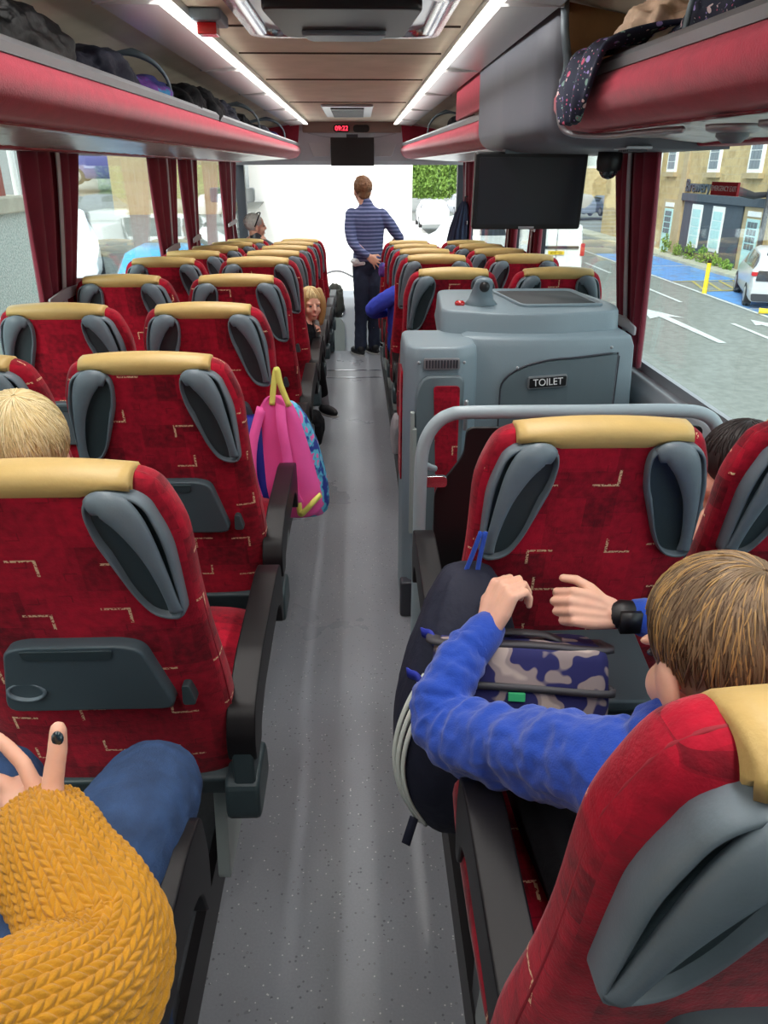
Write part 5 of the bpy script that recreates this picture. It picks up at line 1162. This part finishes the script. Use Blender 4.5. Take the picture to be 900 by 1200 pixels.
for c_, n_, q_ in (((-.2525, .689, 1.096), (.25, -.9, .35), 1), ((-.274, .640, 1.022), (-.1, -.8, .6), .8)):
    fm = Vector(n_).to_track_quat('Z', 'Y').to_matrix().to_4x4()
    MB().ell((0, 0, 0), (.0068*q_, .0088*q_, .0028), None, 14, 8).xf(inv @ OFF @ Matrix.Translation(c_) @ fm).build('painted_nail', 'nail', ye)
mb = MB()
for sx, kx in ((-.33, -.245), (-.52, -.485)):
    mb.tube(smoothpath([(sx, .22, .83), ((sx+kx)/2, .50, .845), (kx, .74, .835), (kx, .875, .79), (kx-.025, .915, .70), (kx-.06, .86, .5), (kx-.07, .80, .30)], 4), srad([.095, .092, .082, .074, .066, .062, .058], 4), n=24)
folds(skin(mb.xf(inv).build('jeans', 'denim', ye), .005, 5), .008, .04)
hb = MB(); hairball(hb, (-.44, .18, 1.50), frame((0, 1, -.1)), 1.0); skin(hb.xf(inv).build('hair', 'hair_brown', ye), .006, 2)
mb = MB(); mb.tube([(-.44, .19, 1.27), (-.44, .2, 1.18), (-.44, .22, 1.0), (-.44, .22, .82)], [(.07, .06), (.17, .10), (.15, .12), (.16, .13)], n=26)
mb.tube([(-.61, .2, 1.18), (-.68, .35, 1.0), (-.5, .55, .95)], [.07, .065, .055])
skin(mb.xf(inv).build('jumper', 'mustard', ye), .006, 4)
# knitted sleeve: real stitches pushed out of the tube
def knit(path, rads, cols, pitch, amp, NA=720, flat=1.0):
    pts = smoothpath(path, 40); rd = srad(rads, 40); acc = [0]
    for i in range(1, len(pts)): acc.append(acc[-1]+(pts[i]-pts[i-1]).length)
    total = acc[-1]; NL = int(total/.0011); rings = []; prev = None; j = 0
    for i in range(NL):
        sl = total*i/(NL-1)
        while j < len(acc)-2 and acc[j+1] < sl: j += 1
        t_ = (sl-acc[j])/max(1e-9, acc[j+1]-acc[j]); p = pts[j].lerp(pts[j+1], t_); r0_ = rd[j]*(1-t_)+rd[j+1]*t_
        tg = (pts[min(j+2, len(pts)-1)]-pts[max(j-1, 0)]).normalized()
        a = Vector((0, 0, 1)).cross(tg) if prev is None else prev-tg*prev.dot(tg)
        a.normalize(); b = tg.cross(a); prev = a; ring = []
        for q in range(NA):
            f = q/NA; c_ = f*cols+.0; cf_ = c_-math.floor(c_)
            v_ = sl/pitch+(.5 if int(c_) % 2 else 0)+(cf_-.5)*.75*(1 if int(c_) % 2 else -1)
            vf = v_-math.floor(v_)
            h_ = (math.sin(PI*cf_)**.55)*(math.sin(PI*vf)**.6)
            wob = .006*noise.noise(Vector((f*9, sl*16, 3)))
            rr_ = r0_+wob+amp*h_
            ring.append(tuple(p+a*rr_*math.cos(2*PI*f)+b*rr_*flat*math.sin(2*PI*f)))
        rings.append(ring)
    return MB().loft(rings)
SLEEVE = [(-.285, .672, .992), (-.262, .635, .992), (-.235, .60, .985), (-.195, .555, .972), (-.172, .52, .962), (-.178, .47, .968), (-.22, .41, 1.0), (-.30, .33, 1.06), (-.40, .26, 1.12)]
knit([(x-.022, y, z-.042) for x, y, z in SLEEVE], [.046, .056, .062, .068, .072, .076, .080, .084, .08], 52, .0118, .0040, NA=880).xf(inv).build('knitted_sleeve', 'mustard', ye)
# --- standing person in striped top
st, inv = fig('person', (.12, 7.75, -.11), 'person standing in the aisle at the front in striped top and jeans, back turned')
hc = (.115, 7.78, 1.465); HF = frame((-.30, .95, -.05))
mb = MB(); head(mb, hc, (-.30, .95, -.05), 1.02, neck=(.145, 7.74, 1.30))
mb.tube([(.15, 7.74, 1.24), (.165, 7.74, 1.1), (.17, 7.75, .85)], [(.08, .05), (.10, .06), (.10, .06)], n=16)
mb.tube([(.06, 7.74, 1.22), (.01, 7.69, 1.14), (.02, 7.65, 1.02)], .03); mb.tube([(.03, 7.65, 1.0), (.165, 7.60, .885)], [.034, .026])
hand(mb, (.165, 7.60, .885), (.72, -.05, -.55), (-.3, .9, .3), -1, .95, (10, 8, 14, 20), .2, 1.2)
mb.tube([(.30, 7.75, 1.22), (.45, 7.76, 1.05), (.36, 7.88, .92)], [.03, .028, .024]); hand(mb, (.37, 7.87, .92), (-.7, .3, -.5), (-.5, -.5, 0), 1, .95)
mb.tube([(.10, 7.76, .80), (.095, 7.76, .40), (.08, 7.79, -.02)], [.06, .05, .04]); mb.tube([(.235, 7.76, .80), (.225, 7.78, .40), (.22, 7.86, -.02)], [.06, .045, .035])
skin(mb.xf(inv).build('body', 'skin', st), .007, 3)
mb = MB()
mb.tube([(.145, 7.74, 1.36), (.15, 7.74, 1.31)], [.052, .06], n=18)
mb.tube([(.15, 7.74, 1.33), (.155, 7.74, 1.27), (.16, 7.74, 1.20), (.165, 7.75, 1.05), (.165, 7.75, .90), (.165, 7.75, .84)], [(.07, .06), (.165, .085), (.18, .10), (.15, .10), (.145, .10), (.15, .105)], n=26)
mb.tube(smoothpath([(.01, 7.73, 1.25), (-.005, 7.70, 1.14), (.01, 7.65, 1.02), (.08, 7.61, .94), (.15, 7.60, .895)], 4), srad([.062, .056, .050, .042, .034], 4), n=18)
mb.tube(smoothpath([(.30, 7.74, 1.25), (.37, 7.74, 1.17), (.455, 7.76, 1.06), (.47, 7.79, 1.01), (.40, 7.86, .94)], 4), srad([.062, .056, .048, .044, .036], 4), n=18)
folds(skin(mb.xf(inv).build('striped_top', 'striped', st), .008, 4), .012, .06)
mb = MB(); mb.tube([(.165, 7.76, .88), (.165, 7.76, .78)], [(.145, .10), (.155, .12)], n=22)
mb.tube(smoothpath([(.10, 7.76, .80), (.10, 7.74, .60), (.095, 7.76, .40), (.085, 7.79, .18), (.08, 7.79, -.02)], 4), srad([.092, .086, .072, .062, .066], 4), n=20)
mb.tube(smoothpath([(.235, 7.76, .80), (.235, 7.74, .60), (.225, 7.78, .40), (.22, 7.84, .18), (.22, 7.86, -.02)], 4), srad([.092, .086, .070, .060, .064], 4), n=20)
folds(skin(mb.xf(inv).build('jeans', 'jeans_dark', st), .008, 4), .012, .05)
mb = MB(); mb.tube([(.035, 7.68, .80), (.12, 7.65, .815)], [.02, .018]); mb.tube([(.02, 7.72, .83), (.05, 7.66, .83)], .03)
skin(mb.xf(inv).build('shirt_tail', 'white', st), .006, 3)
for x, y in ((.07, 7.83), (.22, 7.90)):
    mb = MB().ell((x-.02, y, -.075), (.048, .135, .045), Matrix.Rotation(R(28), 3, 'Z')); mb.ell((x+.01, y-.07, -.045), (.042, .05, .05))
    sh = skin(mb.xf(inv).build('shoe', 'shoe', st), .006, 2)
    MB().prism([(x-.022+.05*math.cos(a_)*.95-.14*math.sin(a_)*.45, y+.14*math.sin(a_)*.92+.05*math.cos(a_)*.4) for a_ in [2*PI*j/20 for j in range(20)]], 'z', -.112, -.095).xf(inv).build('sole', 'sole', sh)
mb = MB(); hairball(mb, hc, HF, 1.02, (.086, .100, .088), (0, -.022, .034)); mb.ell(Vector(hc)+HF @ Vector((0, -.06, -.03)), (.06, .04, .06), HF); mb.ell(Vector(hc)+Vector((0, 0, .10)), (.06, .06, .03))
folds(skin(mb.xf(inv).build('hair', 'hair_brown', st), .006, 2), .02, .02)
eyes(hc, HF, 1.02, st, inv)
# --- grey-haired passenger at the front left
gl, inv = fig('person', (-.94, 8.05, .45), 'passenger with short grey hair and sunglasses pushed up, front left, in profile')
hc = (-.945, 8.0, 1.135); HF = frame((.93, .35, -.04))
mb = MB(); head(mb, hc, (.93, .35, -.04), 1.0, neck=(-.95, 8.0, .98)); mb.tube([(-.95, 8.0, .98), (-.95, 8.0, .55)], [(.12, .08), (.13, .1)], n=14)
skin(mb.xf(inv).build('body', 'skin', gl), .006, 3)
mb = MB(); mb.tube([(-.95, 8.0, 1.03), (-.95, 8.0, .96), (-.95, 8.0, .55)], [(.07, .07), (.19, .11), (.18, .13)], n=20); skin(mb.xf(inv).build('jacket', 'cardark', gl), .008, 3)
mb = MB(); hairball(mb, hc, HF, 1.0, (.082, .096, .088), (0, -.026, .034)); folds(skin(mb.xf(inv).build('hair', 'hair_grey', gl), .005, 2), .012, .015)
mb = MB(); mb.tube(smoothpath([tuple(Vector(hc)+HF @ Vector(q)) for q in ((.086, -.03, .0), (.088, .0, .07), (.06, .03, .115), (0, .045, .125), (-.06, .03, .115), (-.088, .0, .07), (-.086, -.03, .0))]), .006)
mb.xf(inv).build('sunglasses', 'black', gl); eyes(hc, HF, 1.0, gl, inv)
# --- girl leaning out into the aisle
gi, inv = fig('person', (-.30, 4.75, .6), 'fair-haired child in black peeping into the aisle, holding a grey cup')
hc = (-.195, 4.86, .955); HF = frame((.35, -.88, -.12))
mb = MB(); head(mb, hc, (.35, -.88, -.12), .92, neck=(-.26, 4.86, .83)); mb.tube([(-.27, 4.86, .83), (-.33, 4.82, .6)], [(.09, .07), (.1, .09)], n=14)
WG = Vector((-.20, 4.90, .715)); mb.tube([(-.30, 4.95, .66), WG], [.03, .022]); hand(mb, WG, (.55, -.2, .55), (-.3, -.8, .3), 1, .85, (40, 42, 44, 46), .5)
mb.tube([(-.33, 4.86, .60), (-.24, 5.15, .60), (-.17, 5.2, .3), (-.14, 5.22, .14)], [.06, .05, .04, .035])
skin(mb.xf(inv).build('body', 'skin', gi), .006, 3)
mb = MB(); mb.tube([(-.27, 4.86, .86), (-.29, 4.85, .78), (-.33, 4.82, .58)], [(.07, .06), (.13, .09), (.14, .10)], n=20); mb.tube([(-.20, 4.88, .80), (-.25, 4.98, .68), (-.215, 4.91, .705)], [.05, .045, .035])
skin(mb.xf(inv).build('top', 'blackcloth', gi), .007, 3)
mb = MB(); mb.tube(smoothpath([(-.34, 4.84, .60), (-.28, 5.05, .61), (-.23, 5.16, .56), (-.18, 5.17, .38), (-.15, 5.19, .20)], 4), srad([.085, .075, .062, .052, .044], 4), n=18)
mb.tube(smoothpath([(-.36, 4.80, .58), (-.33, 4.92, .46), (-.27, 4.98, .36), (-.25, 5.0, .24)], 4), srad([.085, .075, .062, .05], 4), n=18)
skin(mb.xf(inv).build('trousers', 'blackcloth', gi), .007, 3)
MB().tube([(-.145, 5.19, .20), (-.135, 5.19, .10)], [.036, .036], n=16).xf(inv).build('sock', 'sock', gi)
mb = MB().ell((-.11, 5.14, .075), (.045, .12, .042), Matrix.Rotation(R(38), 3, 'Z')); mb.ell((-.14, 5.19, .09), (.042, .045, .045))
sh = skin(mb.xf(inv).build('shoe', 'shoe', gi), .005, 2); MB().ell((-.11, 5.14, .048), (.05, .128, .014), Matrix.Rotation(R(38), 3, 'Z')).xf(inv).build('sole', 'sole', sh)
mb = MB(); hairball(mb, hc, HF, .92, (.084, .098, .092), (0, -.024, .036)); 
for sx in (-1, 1): mb.tube(smoothpath([tuple(Vector(hc)+HF @ Vector(q)) for q in ((sx*.06, .0, .09), (sx*.078, .03, .02), (sx*.075, .035, -.06), (sx*.06, .03, -.13))]), [.028, .026, .024, .022]*6 if 0 else .024)
skin(mb.xf(inv).build('hair', 'hair_boy2', gi), .005, 2); strands('hair', hc, HF, .92, (.084, .098, .092), 'hair_blond', gi, inv, 160, (0, 0, 1), 9, .003, .1); eyes(hc, HF, .92, gi, inv)
cu = tag(MB().lathe([(.022, -.06), (.028, .03), (.028, .045), (.020, .06), (.002, .062)]).build('drink_cup', 'ped'), 'grey cup held by the child peeping into the aisle', 'cup'); cu.location = (-.165, 4.86, .78)
gi.location += Vector((-.004, -.18, .010)); cu.location = gi.location+(cu.location-Vector((-.30, 4.75, .6)))*.84; gi.scale = (.84,)*3; cu.scale = (.84,)*3
# --- blond head behind the first left seat back, dark-haired passenger at right edge, blue-sleeved child
bd_, inv = fig('person', (-.56, 1.42, .6), 'blond-haired child seated in front of the nearest left seat back')
hc = (-.555, 1.36, 1.155); HF = frame((-.15, .95, -.2))
mb = MB(); head(mb, hc, (-.15, .95, -.2), .92, neck=(-.55, 1.36, 1.0)); mb.tube([(-.55, 1.36, 1.0), (-.55, 1.36, .62)], [(.10, .07), (.11, .09)], n=14)
mb.tube([(-.50, 1.40, .65), (-.43, 1.66, .655), (-.405, 1.74, .56), (-.40, 1.76, .2)], [.055, .042, .038, .03]); skin(mb.xf(inv).build('body', 'skin', bd_), .005, 3)
mb = MB(); mb.tube([(-.55, 1.36, 1.02), (-.55, 1.36, .95), (-.55, 1.36, .65)], [(.07, .06), (.15, .085), (.14, .10)], n=18); skin(mb.xf(inv).build('jumper', 'navy', bd_), .007, 3)
mb = MB(); mb.tube([(-.50, 1.40, .66), (-.42, 1.68, .67), (-.40, 1.76, .58), (-.40, 1.77, .18)], [.08, .066, .06, .045], n=16).tube([(-.60, 1.40, .66), (-.62, 1.70, .67), (-.62, 1.76, .58), (-.62, 1.77, .18)], [.08, .066, .06, .045], n=16)
skin(mb.xf(inv).build('trousers', 'blackcloth', bd_), .007, 3)
HB = (.084, .100, .094); mb = MB(); hairball(mb, hc, HF, .95, HB); mb.ell(Vector(hc)+HF @ Vector((0, -.065, -.06)), (.06, .045, .07), HF)
skin(mb.xf(inv).build('hair', 'hair_blond', bd_), .004, 2)
strands('hair', hc, HF, .96, HB, 'hair_blond', bd_, inv, 900, (.1, -.4, .9), 4, .0013, .2, lift=.012); strands('hair', hc, HF, .96, HB, 'hair_blond2', bd_, inv, 700, (.1, -.4, .9), 5, .0011, .2, lift=.014)
eyes(hc, HF, .92, bd_, inv)
dk_, inv = fig('person', (.96, 1.62, .6), 'dark-haired passenger half hidden by the seat at the right picture edge')
hc = (.955, 1.62, 1.005); HF = frame((-.75, .55, -.2))
mb = MB(); head(mb, hc, (-.75, .55, -.2), .92, neck=(.97, 1.60, .85)); mb.tube([(.97, 1.60, .86), (.97, 1.58, .64)], [(.1, .07), (.11, .09)], n=14); skin(mb.xf(inv).build('body', 'skin', dk_), .005, 3)
mb = MB(); mb.tube([(.97, 1.60, .88), (.97, 1.6, .8), (.97, 1.58, .64)], [(.06, .06), (.14, .08), (.13, .1)], n=18); skin(mb.xf(inv).build('jumper', 'navy', dk_), .007, 3)
mb = MB(); hairball(mb, hc, HF, .95, (.083, .098, .092)); skin(mb.xf(inv).build('hair', 'hair_dark', dk_), .004, 2); strands('hair', hc, HF, .95, (.083, .098, .092), 'hair_dark', dk_, inv, 260, (0, -.2, 1), 6, .0022, .1); eyes(hc, HF, .92, dk_, inv)
bs, inv = fig('person', (.34, 4.75, .6), 'child in bright blue top whose elbow pokes into the aisle on the right')
mb = MB(); mb.tube([(.38, 4.75, .98), (.38, 4.75, .62)], [(.1, .07), (.11, .09)], n=14); mb.tube([(.30, 4.72, .95), (.15, 4.72, .86), (.28, 4.85, .84)], [.035, .03, .025]); head(mb, (.40, 4.76, 1.06), (0, 1, 0), .85, neck=(.38, 4.75, .95)); skin(mb.xf(inv).build('body', 'skin', bs), .006, 3)
mb = MB(); mb.tube([(.38, 4.75, 1.0), (.38, 4.75, .94), (.38, 4.75, .62)], [(.06, .06), (.13, .08), (.13, .1)], n=18); mb.tube(smoothpath([(.30, 4.73, .955), (.22, 4.71, .915), (.155, 4.71, .865), (.19, 4.78, .84), (.28, 4.86, .84)], 4), srad([.052, .05, .045, .042, .036], 4), n=18)
folds(skin(mb.xf(inv).build('top', 'blueknit', bs), .006, 3), .01, .04); hb = MB(); hairball(hb, (.40, 4.76, 1.06), frame((0, 1, 0)), .87); skin(hb.xf(inv).build('hair', 'hair_brown', bs), .006, 2)
pile('lilac_bag', (.275, 4.0, .30), (.035, .09, .12), 'strap', 'pale lilac bag poking into the aisle low beside the first right seats', 'bag', 41, .2)
pile('lilac_coat', (.262, 6.15, .93), (.035, .06, .06), 'purplecloth', 'lilac sleeve showing at the edge of the far right aisle seats', 'coat', 42, .2)
pile('black_rucksack', (-.225, 4.55, .16), (.07, .12, .11), 'blackcloth', 'black rucksack on the floor edge below the peeping child', 'bag', 43, .25)
